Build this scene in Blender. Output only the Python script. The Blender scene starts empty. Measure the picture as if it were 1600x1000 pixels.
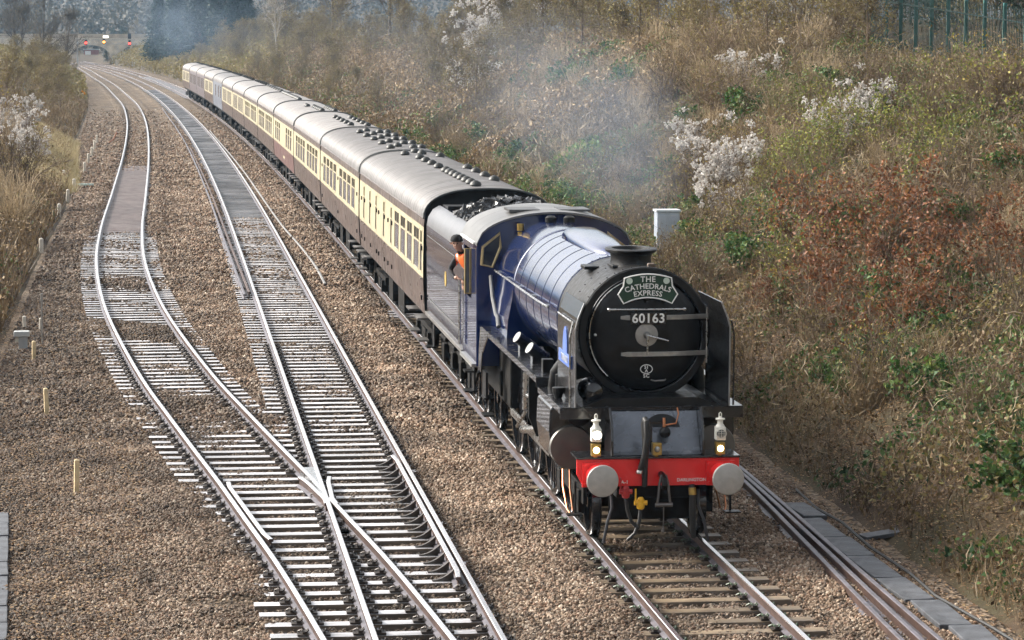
import bpy, bmesh, math, random
import numpy as np
from mathutils import Vector, Matrix
random.seed(7); RNG = np.random.default_rng(7)
SC = bpy.context.scene
COL = SC.collection
R = math.radians

# ------------------------------------------------------------------ camera
cam_d = bpy.data.cameras.new("camera"); cam = bpy.data.objects.new("camera", cam_d); COL.objects.link(cam)
cam_d.sensor_width = 36.0; cam_d.lens = 4393.39 / 1600 * 36.0
cam_d.clip_start = 0.5; cam_d.clip_end = 12000
cam.location = (-6.727, -38.006, 7.092)
yaw, pitch, roll = -0.122505, 0.101119, 0.003242
f_ = Vector((-math.sin(yaw) * math.cos(pitch), math.cos(yaw) * math.cos(pitch), -math.sin(pitch)))
r_ = Vector((math.cos(yaw), math.sin(yaw), 0)); u_ = r_.cross(f_)
r2 = math.cos(roll) * r_ + math.sin(roll) * u_; u2 = -math.sin(roll) * r_ + math.cos(roll) * u_
cam.rotation_euler = Matrix((r2, u2, -f_)).transposed().to_euler()
SC.camera = cam

# ------------------------------------------------------------------ sky, sun, exposure
SUN_EL, SUN_AZ = R(34), R(301)      # azimuth of the sun measured clockwise from +Y
W = bpy.data.worlds.new("World"); SC.world = W; W.use_nodes = True
nt = W.node_tree; nt.nodes.clear()
o = nt.nodes.new("ShaderNodeOutputWorld"); b = nt.nodes.new("ShaderNodeBackground")
s = nt.nodes.new("ShaderNodeTexSky"); s.sky_type = 'NISHITA'; s.sun_disc = False
s.sun_elevation = SUN_EL; s.sun_rotation = SUN_AZ; s.air_density = 1.0; s.dust_density = 6.0; s.ozone_density = 1.0
hs = nt.nodes.new("ShaderNodeHueSaturation"); hs.inputs['Saturation'].default_value = 0.22
nt.links.new(s.outputs[0], hs.inputs['Color']); nt.links.new(hs.outputs[0], b.inputs[0]); b.inputs[1].default_value = 0.15
nt.links.new(b.outputs[0], o.inputs[0])
sun_d = bpy.data.lights.new("sun", 'SUN'); sun_d.energy = 2.7; sun_d.angle = R(10); sun_d.color = (1.0, 0.91, 0.78)
sun = bpy.data.objects.new("sun", sun_d); COL.objects.link(sun)
sd = Vector((math.sin(SUN_AZ) * math.cos(SUN_EL), math.cos(SUN_AZ) * math.cos(SUN_EL), math.sin(SUN_EL)))
sun.rotation_euler = sd.to_track_quat('Z', 'Y').to_euler(); sun.location = (-60, -60, 80)
SC.view_settings.view_transform = 'Standard'; SC.view_settings.look = 'None'
SC.view_settings.exposure = 1.0; SC.view_settings.gamma = 1.0; SC.view_settings.use_curve_mapping = False
SC.cycles.use_denoising = True
SC.cycles.max_bounces = 4; SC.cycles.use_adaptive_sampling = True; SC.cycles.adaptive_threshold = .03; SC.cycles.transparent_max_bounces = 8; SC.cycles.volume_bounces = 0
SC.cycles.caustics_reflective = False; SC.cycles.caustics_refractive = False
SC.cycles.volume_step_rate = 4.0; SC.cycles.volume_max_steps = 128
SC.cycles.sample_clamp_indirect = 6.0

# ------------------------------------------------------------------ materials
MATS = {}
def mat(name, col, rough=.5, metal=0., var=.15, scale=5., bump=0., bscale=40., coat=0., col2=None, rvar=.0, obj_rand=0., emit=None, spec=.5, detail=4.):
    if name in MATS: return MATS[name]
    m = bpy.data.materials.new(name); m.use_nodes = True; n = m.node_tree.nodes; l = m.node_tree.links
    p = n['Principled BSDF']; p.inputs['Metallic'].default_value = metal; p.inputs['Roughness'].default_value = rough
    p.inputs['Coat Weight'].default_value = coat; p.inputs['Coat Roughness'].default_value = .06
    p.inputs['Specular IOR Level'].default_value = spec
    tc = n.new('ShaderNodeTexCoord')
    if emit:
        p.inputs['Emission Color'].default_value = (*emit[0], 1); p.inputs['Emission Strength'].default_value = emit[1]
    nz = n.new('ShaderNodeTexNoise'); nz.inputs['Scale'].default_value = scale; nz.inputs['Detail'].default_value = detail
    l.new(tc.outputs['Object'], nz.inputs['Vector'])
    rp = n.new('ShaderNodeValToRGB'); rp.color_ramp.elements[0].position = .32; rp.color_ramp.elements[1].position = .68
    c2 = col2 if col2 else tuple(min(1, c * (1 + var)) for c in col)
    rp.color_ramp.elements[0].color = (*[c * (1 - var) for c in col], 1); rp.color_ramp.elements[1].color = (*c2, 1)
    l.new(nz.outputs['Fac'], rp.inputs[0]); outc = rp.outputs[0]
    if obj_rand:
        oi = n.new('ShaderNodeObjectInfo'); h = n.new('ShaderNodeHueSaturation')
        mr = n.new('ShaderNodeMapRange'); mr.inputs[3].default_value = 1 - obj_rand; mr.inputs[4].default_value = 1 + obj_rand
        l.new(oi.outputs['Random'], mr.inputs[0]); l.new(mr.outputs[0], h.inputs['Value']); l.new(outc, h.inputs['Color']); outc = h.outputs[0]
    l.new(outc, p.inputs['Base Color'])
    if rvar:
        nr = n.new('ShaderNodeTexNoise'); nr.inputs['Scale'].default_value = scale * 1.7; nr.inputs['Detail'].default_value = 5
        l.new(tc.outputs['Object'], nr.inputs['Vector'])
        mr = n.new('ShaderNodeMapRange'); mr.inputs[1].default_value = .3; mr.inputs[2].default_value = .7
        mr.inputs[3].default_value = max(.02, rough - rvar); mr.inputs[4].default_value = min(1, rough + rvar)
        l.new(nr.outputs['Fac'], mr.inputs[0]); l.new(mr.outputs[0], p.inputs['Roughness'])
    if bump:
        nb = n.new('ShaderNodeTexNoise'); nb.inputs['Scale'].default_value = bscale; nb.inputs['Detail'].default_value = 6
        l.new(tc.outputs['Object'], nb.inputs['Vector'])
        bp = n.new('ShaderNodeBump'); bp.inputs['Strength'].default_value = min(1, bump); bp.inputs['Distance'].default_value = .02
        l.new(nb.outputs['Fac'], bp.inputs['Height']); l.new(bp.outputs[0], p.inputs['Normal'])
    MATS[name] = m; return m

def leafmat(name, cols, rough=.6, trans=.25, objvar=.18):
    """per-leaf random value in the face attribute 'rnd' picks the colour"""
    if name in MATS: return MATS[name]
    m = bpy.data.materials.new(name); m.use_nodes = True; n = m.node_tree.nodes; l = m.node_tree.links
    p = n['Principled BSDF']; p.inputs['Roughness'].default_value = rough; p.inputs['Specular IOR Level'].default_value = .3
    a = n.new('ShaderNodeAttribute'); a.attribute_name = 'rnd'
    rp = n.new('ShaderNodeValToRGB'); e = rp.color_ramp.elements
    while len(e) < len(cols): e.new(.5)
    for i, c in enumerate(cols): e[i].position = i / (len(cols) - 1); e[i].color = (*c, 1)
    l.new(a.outputs['Fac'], rp.inputs[0])
    oi = n.new('ShaderNodeObjectInfo'); h = n.new('ShaderNodeHueSaturation'); mr = n.new('ShaderNodeMapRange')
    mr.inputs[3].default_value = 1 - objvar; mr.inputs[4].default_value = 1 + objvar
    l.new(oi.outputs['Random'], mr.inputs[0]); l.new(mr.outputs[0], h.inputs['Value']); l.new(rp.outputs[0], h.inputs['Color'])
    l.new(h.outputs[0], p.inputs['Base Color'])
    t = n.new('ShaderNodeBsdfTranslucent'); l.new(h.outputs[0], t.inputs[0])
    mx = n.new('ShaderNodeMixShader'); mx.inputs[0].default_value = trans
    l.new(p.outputs[0], mx.inputs[1]); l.new(t.outputs[0], mx.inputs[2]); l.new(mx.outputs[0], n['Material Output'].inputs[0])
    MATS[name] = m; return m

BLACK = mat('black_paint', (.012, .012, .014), .22, var=.3, coat=.6, scale=3, rvar=.08)
SOOT = mat('sooty_black', (.011, .0108, .0108), .4, var=.35, scale=6, rvar=.12, spec=.28)
GRIME = mat('grimy_black', (.011, .010, .009), .7, var=.4, scale=8, spec=.15)
BLUE = mat('express_blue', (.004, .016, .085), .16, var=.12, scale=2, coat=1., rvar=.05)
TBLUE = mat('tender_blue', (.008, .013, .045), .14, var=.25, scale=2, coat=1., rvar=.06)
RED = mat('beam_red', (.78, .022, .022), .35, var=.06, scale=4, coat=.3)
STEEL = mat('polished_steel', (.55, .55, .54), .28, 1., var=.1, scale=9, rvar=.1)
DULLST = mat('dull_steel', (.36, .355, .34), .45, .85, var=.14, scale=12, rvar=.12)
BUFF = mat('buffer_steel', (.42, .41, .385), .5, .35, var=.1, scale=10, rvar=.1, bump=.05)
BRASS = mat('brass', (.48, .33, .10), .35, .9, var=.2, scale=20)
COPPER = mat('copper', (.62, .26, .13), .3, 1., var=.2)
CREAMW = mat('lamp_white', (.78, .76, .68), .35, var=.05)
TRIM = mat('window_trim', (.52, .40, .20), .35, .3, var=.1)
GLASSD = mat('dark_glass', (.03, .032, .035), .08, var=.1, coat=.5)
ROOFC = mat('cab_roof_grey', (.16, .155, .15), .3, var=.25, scale=1.5)
WHITE = mat('white_paint', (.85, .85, .82), .4, var=.04)
LININGM = mat('lining_white', (.7, .7, .66), .4, var=.04)
RUBBER = mat('rubber_hose', (.018, .018, .018), .55, var=.3)
YELV = mat('valve_yellow', (.75, .42, .02), .4, var=.1)
REDV = mat('valve_red', (.45, .03, .03), .4, var=.1)
HBGREEN = mat('headboard_green', (.015, .05, .028), .4, var=.15)
NBLUE = mat('nameplate_blue', (.12, .22, .62), .25, var=.1, coat=.4)
COALM = mat('coal', (.012, .012, .013), .3, var=.5, scale=20, rvar=.15)
CREAM = mat('coach_cream', (.445, .395, .265), .42, var=.12, scale=2.5, rvar=.1)
BROWN = mat('coach_brown', (.085, .06, .05), .38, var=.3, scale=1.6, rvar=.12)
MAROON = mat('van_maroon', (.11, .088, .094), .45, var=.2, scale=1.6)
SLATE = mat('van_slate_blue', (.13, .14, .17), .45, var=.2, scale=1.6)
ROOFG = mat('coach_roof_grey', (.135, .128, .125), .5, var=.22, scale=1.3, rvar=.1, bump=.06, bscale=9)
ROOFP = mat('coach_roof_pale', (.21, .195, .185), .5, var=.2, scale=1.3, rvar=.1)
VENTM = mat('vent_dark', (.028, .03, .028), .5, var=.3)
PANE = mat('coach_pane', (.17, .16, .175), .12, var=.4, scale=1.5, coat=.5)
PANEV = mat('coach_vent_pane', (.03, .03, .028), .15, var=.3)
RAILT = mat('rail_head', (.95, .93, .92), .27, 1., var=.05, scale=3)
RAILS_ = mat('rail_side_rust', (.085, .052, .042), .5, .3, var=.35, scale=5, bump=.15)
RAILF = mat('rail_foot', (.13, .12, .135), .45, .3, var=.3, scale=6)
CONC = mat('sleeper_concrete_wet', (.47, .46, .475), .25, var=.42, scale=5, rvar=.12, bump=.15, bscale=25, obj_rand=.3)
CONCB = mat('sleeper_brown', (.15, .112, .072), .5, var=.4, scale=4, rvar=.12, bump=.2, bscale=25, obj_rand=.2)
SLSIDE = mat('sleeper_side_dirty', (.115, .09, .068), .8, var=.4, scale=6, bump=.3)
CONCL = mat('sleeper_lilac', (.30, .25, .24), .4, var=.25, scale=2, rvar=.12)
CONCO = mat('sleeper_oily', (.10, .095, .10), .25, var=.6, scale=.35, rvar=.12, col2=(.34, .34, .36))
CONCD = mat('concrete_grey', (.30, .29, .28), .6, var=.25, scale=6, bump=.2)
SLAB = mat('trough_slab', (.075, .08, .09), .62, var=.4, scale=4, rvar=.12, bump=.2)
CLIPM = mat('clip_iron', (.045, .036, .03), .5, .3, var=.4, scale=15)
CLIPG = mat('clip_green', (.04, .065, .035), .5, var=.3)
WOODP = mat('stake_wood', (.62, .50, .30), .7, var=.15, scale=8)
WHITEP = mat('white_stake', (.66, .62, .54), .6, var=.15)
GREYM = mat('cabinet_grey', (.36, .38, .38), .45, var=.12, scale=4)
FENCEG = mat('fence_green', (.008, .034, .031), .8, var=.25, scale=4)
STONE = mat('bridge_stone', (.68, .60, .48), .85, var=.25, scale=.8, bump=.3, bscale=4)
GANT = mat('gantry_grey', (.5, .5, .48), .5, var=.1)
BARK = mat('bark', (.10, .08, .06), .85, var=.35, scale=3)
TWIG = mat('twig', (.15, .105, .068), .8, var=.35, scale=2, obj_rand=.25)
TWIGL = mat('twig_pale', (.40, .31, .19), .8, var=.3, scale=2, obj_rand=.2)

# ------------------------------------------------------------------ mesh helpers
class MB:
    def __init__(s): s.v = []; s.f = []; s.m = []; s.cur = 0
    def add(s, v, f):
        k = len(s.v); s.v += [tuple(p) for p in v]; s.f += [tuple(i + k for i in q) for q in f]; s.m += [s.cur] * len(f); return s
    def box(s, c, d, ch=0):
        x, y, z = c; a, b_, h = d[0] / 2, d[1] / 2, d[2] / 2
        s.add([(x + i * a, y + j * b_, z + k * h) for k in (-1, 1) for j in (-1, 1) for i in (-1, 1)],
              [(0, 2, 3, 1), (4, 5, 7, 6), (0, 1, 5, 4), (2, 6, 7, 3), (0, 4, 6, 2), (1, 3, 7, 5)]); return s
    def cyl(s, p0, p1, r0, r1=None, n=16, cap=True):
        r1 = r0 if r1 is None else r1; p0 = Vector(p0); p1 = Vector(p1); d = (p1 - p0).normalized()
        a = d.orthogonal().normalized(); b_ = d.cross(a); v = []
        for p, r in ((p0, r0), (p1, r1)):
            for i in range(n):
                t = 2 * math.pi * i / n; v.append(p + r * (math.cos(t) * a + math.sin(t) * b_))
        f = [(i, (i + 1) % n, n + (i + 1) % n, n + i) for i in range(n)]
        if cap: f += [tuple(range(n - 1, -1, -1)), tuple(range(n, 2 * n))]
        return s.add(v, f)
    def tube(s, path, r, n=8):
        P = [Vector(p) for p in path]; rs = r if isinstance(r, (list, tuple)) else [r] * len(P); v = []
        up = None
        for i, p in enumerate(P):
            d = (P[min(i + 1, len(P) - 1)] - P[max(i - 1, 0)]).normalized()
            a = d.orthogonal().normalized() if up is None else (up - up.dot(d) * d).normalized(); up = a; b_ = d.cross(a)
            v += [p + rs[i] * (math.cos(2 * math.pi * k / n) * a + math.sin(2 * math.pi * k / n) * b_) for k in range(n)]
        f = [(j * n + k, j * n + (k + 1) % n, (j + 1) * n + (k + 1) % n, (j + 1) * n + k) for j in range(len(P) - 1) for k in range(n)]
        f += [tuple(range(n - 1, -1, -1)), tuple(range((len(P) - 1) * n, len(P) * n))]
        return s.add(v, f)
    def lathe(s, prof, c, axis='y', n=32, sx=1., sy=1.):
        """prof [(t along axis, radius)]"""
        v = []
        for t, r in prof:
            for i in range(n):
                a = 2 * math.pi * i / n; u, w = r * math.cos(a) * sx, r * math.sin(a) * sy
                v.append((c[0] + u, c[1] + t, c[2] + w) if axis == 'y' else (c[0] + u, c[1] + w, c[2] + t) if axis == 'z' else (c[0] + t, c[1] + u, c[2] + w))
        m = len(prof); f = [(j * n + i, j * n + (i + 1) % n, (j + 1) * n + (i + 1) % n, (j + 1) * n + i) for j in range(m - 1) for i in range(n)]
        if prof[0][1] > 1e-4: f.append(tuple(range(n - 1, -1, -1)))
        if prof[-1][1] > 1e-4: f.append(tuple(range((m - 1) * n, m * n)))
        return s.add(v, f)
    def prism(s, poly, axis, t0, t1):
        """poly in the two other axes, extruded along axis"""
        n = len(poly); v = []
        for t in (t0, t1):
            for a, b_ in poly: v.append((t, a, b_) if axis == 'x' else (a, t, b_) if axis == 'y' else (a, b_, t))
        f = [(i, (i + 1) % n, n + (i + 1) % n, n + i) for i in range(n)] + [tuple(range(n - 1, -1, -1)), tuple(range(n, 2 * n))]
        return s.add(v, f)
    def strip(s, prof, path_y, fx=None, axis='y'):
        """open profile [(x,z)] swept along y values"""
        n = len(prof); v = [(x + (fx(y) if fx else 0), y, z) for y in path_y for x, z in prof]
        return s.add(v, [(j * n + i, j * n + i + 1, (j + 1) * n + i + 1, (j + 1) * n + i) for j in range(len(path_y) - 1) for i in range(n - 1)])
    def mesh(s, name, mats, smooth=False):
        me = bpy.data.meshes.new(name); me.from_pydata(s.v, [], s.f)
        for m in (mats if isinstance(mats, (list, tuple)) else [mats]): me.materials.append(m)
        if max(s.m, default=0): me.polygons.foreach_set('material_index', s.m)
        bm = bmesh.new(); bm.from_mesh(me); bmesh.ops.recalc_face_normals(bm, faces=bm.faces); bm.to_mesh(me); bm.free()
        if smooth: me.shade_smooth() if hasattr(me, 'shade_smooth') else None
        if smooth: me.set_sharp_from_angle(angle=R(40))
        return me
    def obj(s, name, mats, parent=None, smooth=False, bevel=0, loc=None):
        o = link(name, s.mesh(name, mats, smooth), parent)
        if loc: o.location = loc
        if bevel:
            md = o.modifiers.new('bevel', 'BEVEL'); md.width = bevel; md.segments = 2; md.limit_method = 'ANGLE'; md.angle_limit = R(40)
        return o

def link(name, data, parent=None):
    o = bpy.data.objects.new(name, data); COL.objects.link(o)
    if parent: o.parent = parent
    return o
def thing(name, label, cat, loc=(0, 0, 0), rz=0, group=None):
    o = link(name, None); o.empty_display_size = .2; o.location = loc; o.rotation_euler = (0, 0, rz); return tag(o, label, cat, group)
def tag(o, label=None, cat=None, group=None, kind=None):
    if label: o['label'] = label
    if cat: o['category'] = cat
    if group: o['group'] = group
    if kind: o['kind'] = kind
    return o
def npmesh(name, v, f, mats, rnd=None, smooth=False):
    """numpy mesh; f is (n,3) or (n,4)"""
    me = bpy.data.meshes.new(name); v = np.asarray(v, np.float32); f = np.asarray(f, np.int32); k = f.shape[1]
    me.vertices.add(len(v)); me.vertices.foreach_set('co', v.ravel())
    me.loops.add(f.size); me.loops.foreach_set('vertex_index', f.ravel())
    me.polygons.add(len(f)); me.polygons.foreach_set('loop_start', np.arange(0, f.size, k, dtype=np.int32))
    for m in (mats if isinstance(mats, (list, tuple)) else [mats]): me.materials.append(m)
    if rnd is not None:
        a = me.attributes.new('rnd', 'FLOAT', 'FACE'); a.data.foreach_set('value', np.asarray(rnd, np.float32))
    me.update(calc_edges=True)
    if smooth: me.polygons.foreach_set('use_smooth', np.ones(len(f), bool))
    return me
def text_mesh(txt, size, mats, bold=.02, ext=.004, arc=None, spacing=1.):
    c = bpy.data.curves.new('lettering', 'FONT'); c.body = txt; c.size = size; c.align_x = 'CENTER'; c.align_y = 'CENTER'
    c.offset = bold * size; c.extrude = ext; c.space_character = spacing; c.resolution_u = 3
    t = bpy.data.objects.new('lettering_source', c); COL.objects.link(t); bpy.context.view_layer.update()
    me = bpy.data.meshes.new_from_object(t.evaluated_get(bpy.context.evaluated_depsgraph_get()))
    bpy.data.objects.remove(t); bpy.data.curves.remove(c); me.materials.clear(); me.materials.append(mats); me.name = 'lettering'
    if arc:
        for v in me.vertices:
            x, y = v.co.x, v.co.y; v.co.x = (arc + y) * math.sin(x / arc); v.co.y = (arc + y) * math.cos(x / arc) - arc
    return me
def text(txt, size, m, parent, loc, rot=(R(90), 0, 0), name='lettering', **k):
    o = link(name, text_mesh(txt, size, m, **k), parent); o.location = loc; o.rotation_euler = rot; return o

# ------------------------------------------------------------------ layout of the railway (metres; rail top is z = 0)
def xT(y): return -7.1e-5 * max(0., y - 60) ** 2
def xM(y): return xT(y) - 3.57
_LY = [-30, -5.5, 0, 3, 7, 10, 14.5, 19, 23.8, 27.6, 34.5, 43, 53, 64.5, 88, 122, 154, 192, 210, 244, 293, 362, 430, 520, 680]
_LX = [-3.2, -4.17, -4.58, -4.86, -5.23, -5.53, -5.97, -6.40, -6.79, -7.07, -7.52, -7.92, -8.22, -8.36, -8.39, -8.46, -8.65, -9.07, -9.38, -10.15, -11.9, -14.6, -17.9, -22.2, -31.5]
def _pchip(X, Y):
    X = np.array(X, float); Y = np.array(Y, float); h = np.diff(X); d = np.diff(Y) / h; m = np.zeros(len(X)); m[0] = d[0]; m[-1] = d[-1]
    for i in range(1, len(X) - 1): m[i] = (d[i - 1] * h[i] + d[i] * h[i - 1]) / (h[i] + h[i - 1])
    def f(x):
        x = np.asarray(x, float); i = np.clip(np.searchsorted(X, x) - 1, 0, len(X) - 2); t = (x - X[i]) / h[i]
        return (2 * t**3 - 3 * t**2 + 1) * Y[i] + (t**3 - 2 * t**2 + t) * h[i] * m[i] + (-2 * t**3 + 3 * t**2) * Y[i + 1] + (t**3 - t**2) * h[i] * m[i + 1]
    return f
_xL = _pchip(_LY, _LX)
def xL(y): return float(_xL(y))
_foot = lambda y: np.interp(y, [-60, 0, 24, 53, 76, 100, 140, 240, 370, 620, 3000], [-10.6, -10.5, -10.6, -10.9, -10.9, -11.3, -12.6, -14.2, -18.0, -38, -300])
def npT(y): return -7.1e-5 * np.maximum(0, y - 60) ** 2
def smooth01(t): t = np.clip(t, 0, 1); return t * t * (3 - 2 * t)
def ground_z(x, y):
    """natural surface beside the railway"""
    x = np.asarray(x, float); y = np.asarray(y, float)
    ye = np.minimum(y, 700.); s_ = x - npT(ye)
    t = s_ - 3.7; H = np.interp(y, [0, 60, 150, 400, 650], [7.6, 7.8, 7.4, 6.2, 5.5])
    zr = np.where(t > 0, H * (1 - np.exp(-np.maximum(t, 0) * .58 / H * (1 + .35 * np.maximum(t, 0) / 14))) * 1.08, 0)
    tl = _foot(y) - x; Hl = np.interp(y, [0, 60, 400, 650], [4.6, 4.6, 6.0, 5.5])
    zl = np.where(tl > 0, Hl * (1 - np.exp(-np.maximum(tl, 0) * .55 / Hl)), 0)
    side = np.clip(np.maximum(t, tl) / 3, 0, 1)
    n = .16 * np.sin(x * 1.3 + y * .7) + .13 * np.sin(x * .6 - y * 1.1 + 1) + .25 * np.sin(y * .21 + x * .33)
    z = -.27 + zr + zl + n * side * .6
    far = np.clip((y - 700) / 1100, 0, 1)
    hill = smooth01(far) * (34 + 14 * np.sin(x * .006 + 1) + 8 * np.sin(x * .017) + 9 * np.sin(y * .004))
    cut = np.clip(1 - (y - 640) / 220, 0, 1)
    return np.where(y > 640, -.27 + (z + .27) * cut + hill + 2.0 * (1 - cut), z)

# ------------------------------------------------------------------ ground, banks, ballast
def ground_mat(name, ramps, s1, s2, bump, vscale=None, rough=.9):
    m = bpy.data.materials.new(name); m.use_nodes = True; n = m.node_tree.nodes; l = m.node_tree.links; p = n['Principled BSDF']
    p.inputs['Roughness'].default_value = rough; p.inputs['Specular IOR Level'].default_value = .25
    tc = n.new('ShaderNodeTexCoord')
    a = n.new('ShaderNodeTexNoise'); a.inputs['Scale'].default_value = s1; a.inputs['Detail'].default_value = 5
    c = n.new('ShaderNodeTexNoise'); c.inputs['Scale'].default_value = s2; c.inputs['Detail'].default_value = 8; c.inputs['Roughness'].default_value = .7
    for q in (a, c): l.new(tc.outputs['Object'], q.inputs['Vector'])
    def ramp(cols, pos):
        r = n.new('ShaderNodeValToRGB'); e = r.color_ramp.elements
        while len(e) < len(cols): e.new(.5)
        for i in range(len(cols)): e[i].position = pos[i]; e[i].color = (*cols[i], 1)
        return r
    r1 = ramp(ramps[0], np.linspace(.36, .66, len(ramps[0]))); r2_ = ramp(ramps[1], np.linspace(.3, .72, len(ramps[1])))
    l.new(a.outputs['Fac'], r1.inputs[0])
    if vscale:
        v = n.new('ShaderNodeTexVoronoi'); v.inputs['Scale'].default_value = vscale; l.new(tc.outputs['Object'], v.inputs['Vector'])
        sp = n.new('ShaderNodeSeparateColor'); l.new(v.outputs['Color'], sp.inputs[0]); l.new(sp.outputs[0], r2_.inputs[0]); hsrc = v.outputs['Distance']
    else: l.new(c.outputs['Fac'], r2_.inputs[0]); hsrc = c.outputs['Fac']
    mx = n.new('ShaderNodeMix'); mx.data_type = 'RGBA'; mx.blend_type = 'MULTIPLY'; mx.inputs[0].default_value = 1
    l.new(r1.outputs[0], mx.inputs[6]); l.new(r2_.outputs[0], mx.inputs[7]); l.new(mx.outputs[2], p.inputs['Base Color'])
    bp = n.new('ShaderNodeBump'); bp.inputs['Strength'].default_value = bump; bp.inputs['Distance'].default_value = .05
    l.new(hsrc, bp.inputs['Height']); l.new(bp.outputs[0], p.inputs['Normal']); return m
SOIL = ground_mat('bank_soil', [[(.05, .034, .022), (.095, .066, .04), (.07, .06, .03), (.11, .08, .045)], [(.45, .4, .35), (1, 1, 1)]], .35, 9, .6)
BALM = ground_mat('ballast_far', [[(.12, .09, .062), (.24, .19, .138), (.14, .11, .082), (.215, .18, .138)], [(.35, .33, .31), (.75, .72, .7), (1.15, 1.1, 1.05)]], .22, 5, .9, vscale=15)

ys = np.concatenate([np.arange(-70, 140, 1.6), np.arange(140, 700, 7), np.arange(700, 3300, 50)])
ls = np.concatenate([-np.geomspace(900, 60, 14), -np.arange(58, 26, -4.), np.arange(-26, -9.4, .8), np.arange(-9.2, 3, 2.), np.arange(3.2, 26, .8), np.arange(27, 60, 4.), np.geomspace(62, 900, 14)])
Yg, Lg = np.meshgrid(ys, ls, indexing='ij'); Xg = Lg + npT(np.minimum(Yg, 700))
Zg = ground_z(Xg, Yg)
on = (Xg > _foot(Yg) + .3) & (Xg < npT(np.minimum(Yg, 700)) + 3.4) & (Yg < 690); Zg = np.where(on, -.5, Zg)
V = np.stack([Xg, Yg, Zg], -1).reshape(-1, 3); nl = len(ls)
I = (np.arange(len(ys) - 1)[:, None] * nl + np.arange(nl - 1)[None]).ravel(); F = np.stack([I, I + 1, I + nl + 1, I + nl], 1)
tag(link('ground', npmesh('ground', V, F, SOIL, smooth=True)), kind='structure')

def bed_z(x, y):
    x = np.asarray(x, float); y = np.asarray(y, float)
    z = -.226 + .010 * np.sin(x * 3.1 + y * 2.3) + .012 * np.sin(x * 5.3 - y * 3.7) + .014 * np.sin(y * .9 + x)
    t_ = npT(y); sh = np.exp(-((x - t_ + 1.88) / .86) ** 6) * .115 + np.exp(-((x - t_ - 2.0) / .4) ** 2) * .05
    sh = sh + np.exp(-((x - t_) / .62) ** 6) * .016 * (y < 8)
    l_ = _xL(y); patch = np.clip(np.sin(y * .42 + 1.2) + .6 * np.sin(y * 1.13 + x * 2) + .25, 0, 1) * np.exp(-((x - l_) / 1.3) ** 4) * ((y > 8) & (y < 46)) * .062
    dl = np.exp(-((x - l_ + 2.4) / .8) ** 2) * .03
    far = np.clip((y - 60) / 8, 0, 1)
    cov = (np.exp(-((np.abs(x - l_) - 1.25) / .33) ** 4) * far + np.exp(-((np.abs(x - t_ + 3.57) - 1.25) / .33) ** 4) * np.clip((y - 70) / 8, 0, 1)) * .10
    cov = cov + np.exp(-((x - l_ + 1.55) / .58) ** 4) * .10 * np.clip((9 - y) / 4, 0, 1) * np.clip((y + 3 + 1.2 * np.sin(y * 3)) / 1.0, 0, 1)
    edge = np.clip((_foot(y) + 1.2 - x) / 1.0, 0, 1) * .03
    return z + np.maximum(np.maximum(sh, patch), cov) + dl - edge
yb = np.concatenate([np.arange(-40, 90, .5), np.arange(90, 700, 4)]); kb = 110
Yb = np.repeat(yb[:, None], kb, 1); lo = _foot(Yb) - .1; hi = npT(Yb) + 3.75; Xb = lo + (hi - lo) * np.linspace(0, 1, kb)[None]
Zb = bed_z(Xb, Yb); Zb[:, 0] = -.34; Zb[:, -1] = -.34
I = (np.arange(len(yb) - 1)[:, None] * kb + np.arange(kb - 1)[None]).ravel(); F = np.stack([I, I + 1, I + kb + 1, I + kb], 1)
tag(link('ballast_bed', npmesh('ballast_bed', np.stack([Xb, Yb, Zb], -1).reshape(-1, 3), F, BALM, smooth=True)), kind='structure')

# ------------------------------------------------------------------ rails, sleepers, turnout
RP = [(-.070, -.159), (-.070, -.147), (-.012, -.125), (-.010, -.052), (-.034, -.040), (-.036, -.008), (-.026, 0.), (.026, 0.), (.036, -.008), (.034, -.040), (.010, -.052), (.012, -.125), (.070, -.147), (.070, -.159)]
def rail_mesh(cx, off, y0, y1, dz=0., end_flare=0, step=None):
    pts = []; y = y0
    while y < y1: pts.append(y); y += step or (1.0 if y < 60 else 2.5 if y < 200 else 8)
    pts.append(y1); n = len(RP); v = []; f = []; mi = []
    for y in pts:
        d = (cx(y + .5) - cx(y - .5)); L = math.hypot(1, d); nx, ny = 1 / L, -d / L; c = cx(y)
        fl = 0
        if end_flare: fl = end_flare * (max(0, .5 - (y - y0)) + max(0, .5 - (y1 - y))) * .07
        for a, z in RP: v.append((c + (off + fl + a) * nx, y + (off + fl + a) * ny, z + dz))
    for j in range(len(pts) - 1):
        for i in range(n - 1):
            f.append((j * n + i, j * n + i + 1, (j + 1) * n + i + 1, (j + 1) * n + i)); mi.append(0 if 5 <= i <= 7 else 2 if i in (0, 1, 11, 12) else 1)
    f += [tuple(range(n)), tuple(range((len(pts) - 1) * n, len(pts) * n))]; mi += [1, 1]
    b_ = MB(); b_.v = v; b_.f = f; b_.m = mi; return b_
def rail(cx, off, y0, y1, parent, name='rail', **k):
    return rail_mesh(cx, off, y0, y1, **k).obj(name, [RAILT, RAILS_, RAILF], parent)
G2 = .7535
tracks = {}
for key, cx, lab in (('T', xT, 'track under the steam train with brown sleepers'), ('M', xM, 'middle track with wet pale sleepers beside the train'), ('L', xL, 'curving track farthest from the train, joining the middle track')):
    t = thing('railway_track', lab, 'railway track', (0, 0, -.4)); tracks[key] = t
def unz(o): o.location.z += .4; return o
for s_ in (-1, 1):
    unz(rail(xT, s_ * G2, -34, 690, tracks['T'])); unz(rail(xM, s_ * G2, -34, 660, tracks['M']))
unz(rail(xL, -G2, -34, 640, tracks['L'])); unz(rail(xL, G2, 5.35, 640, tracks['L'], dz=-.003)); unz(rail(xL, G2, -34, 4.75, tracks['L'], dz=-.003))
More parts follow.
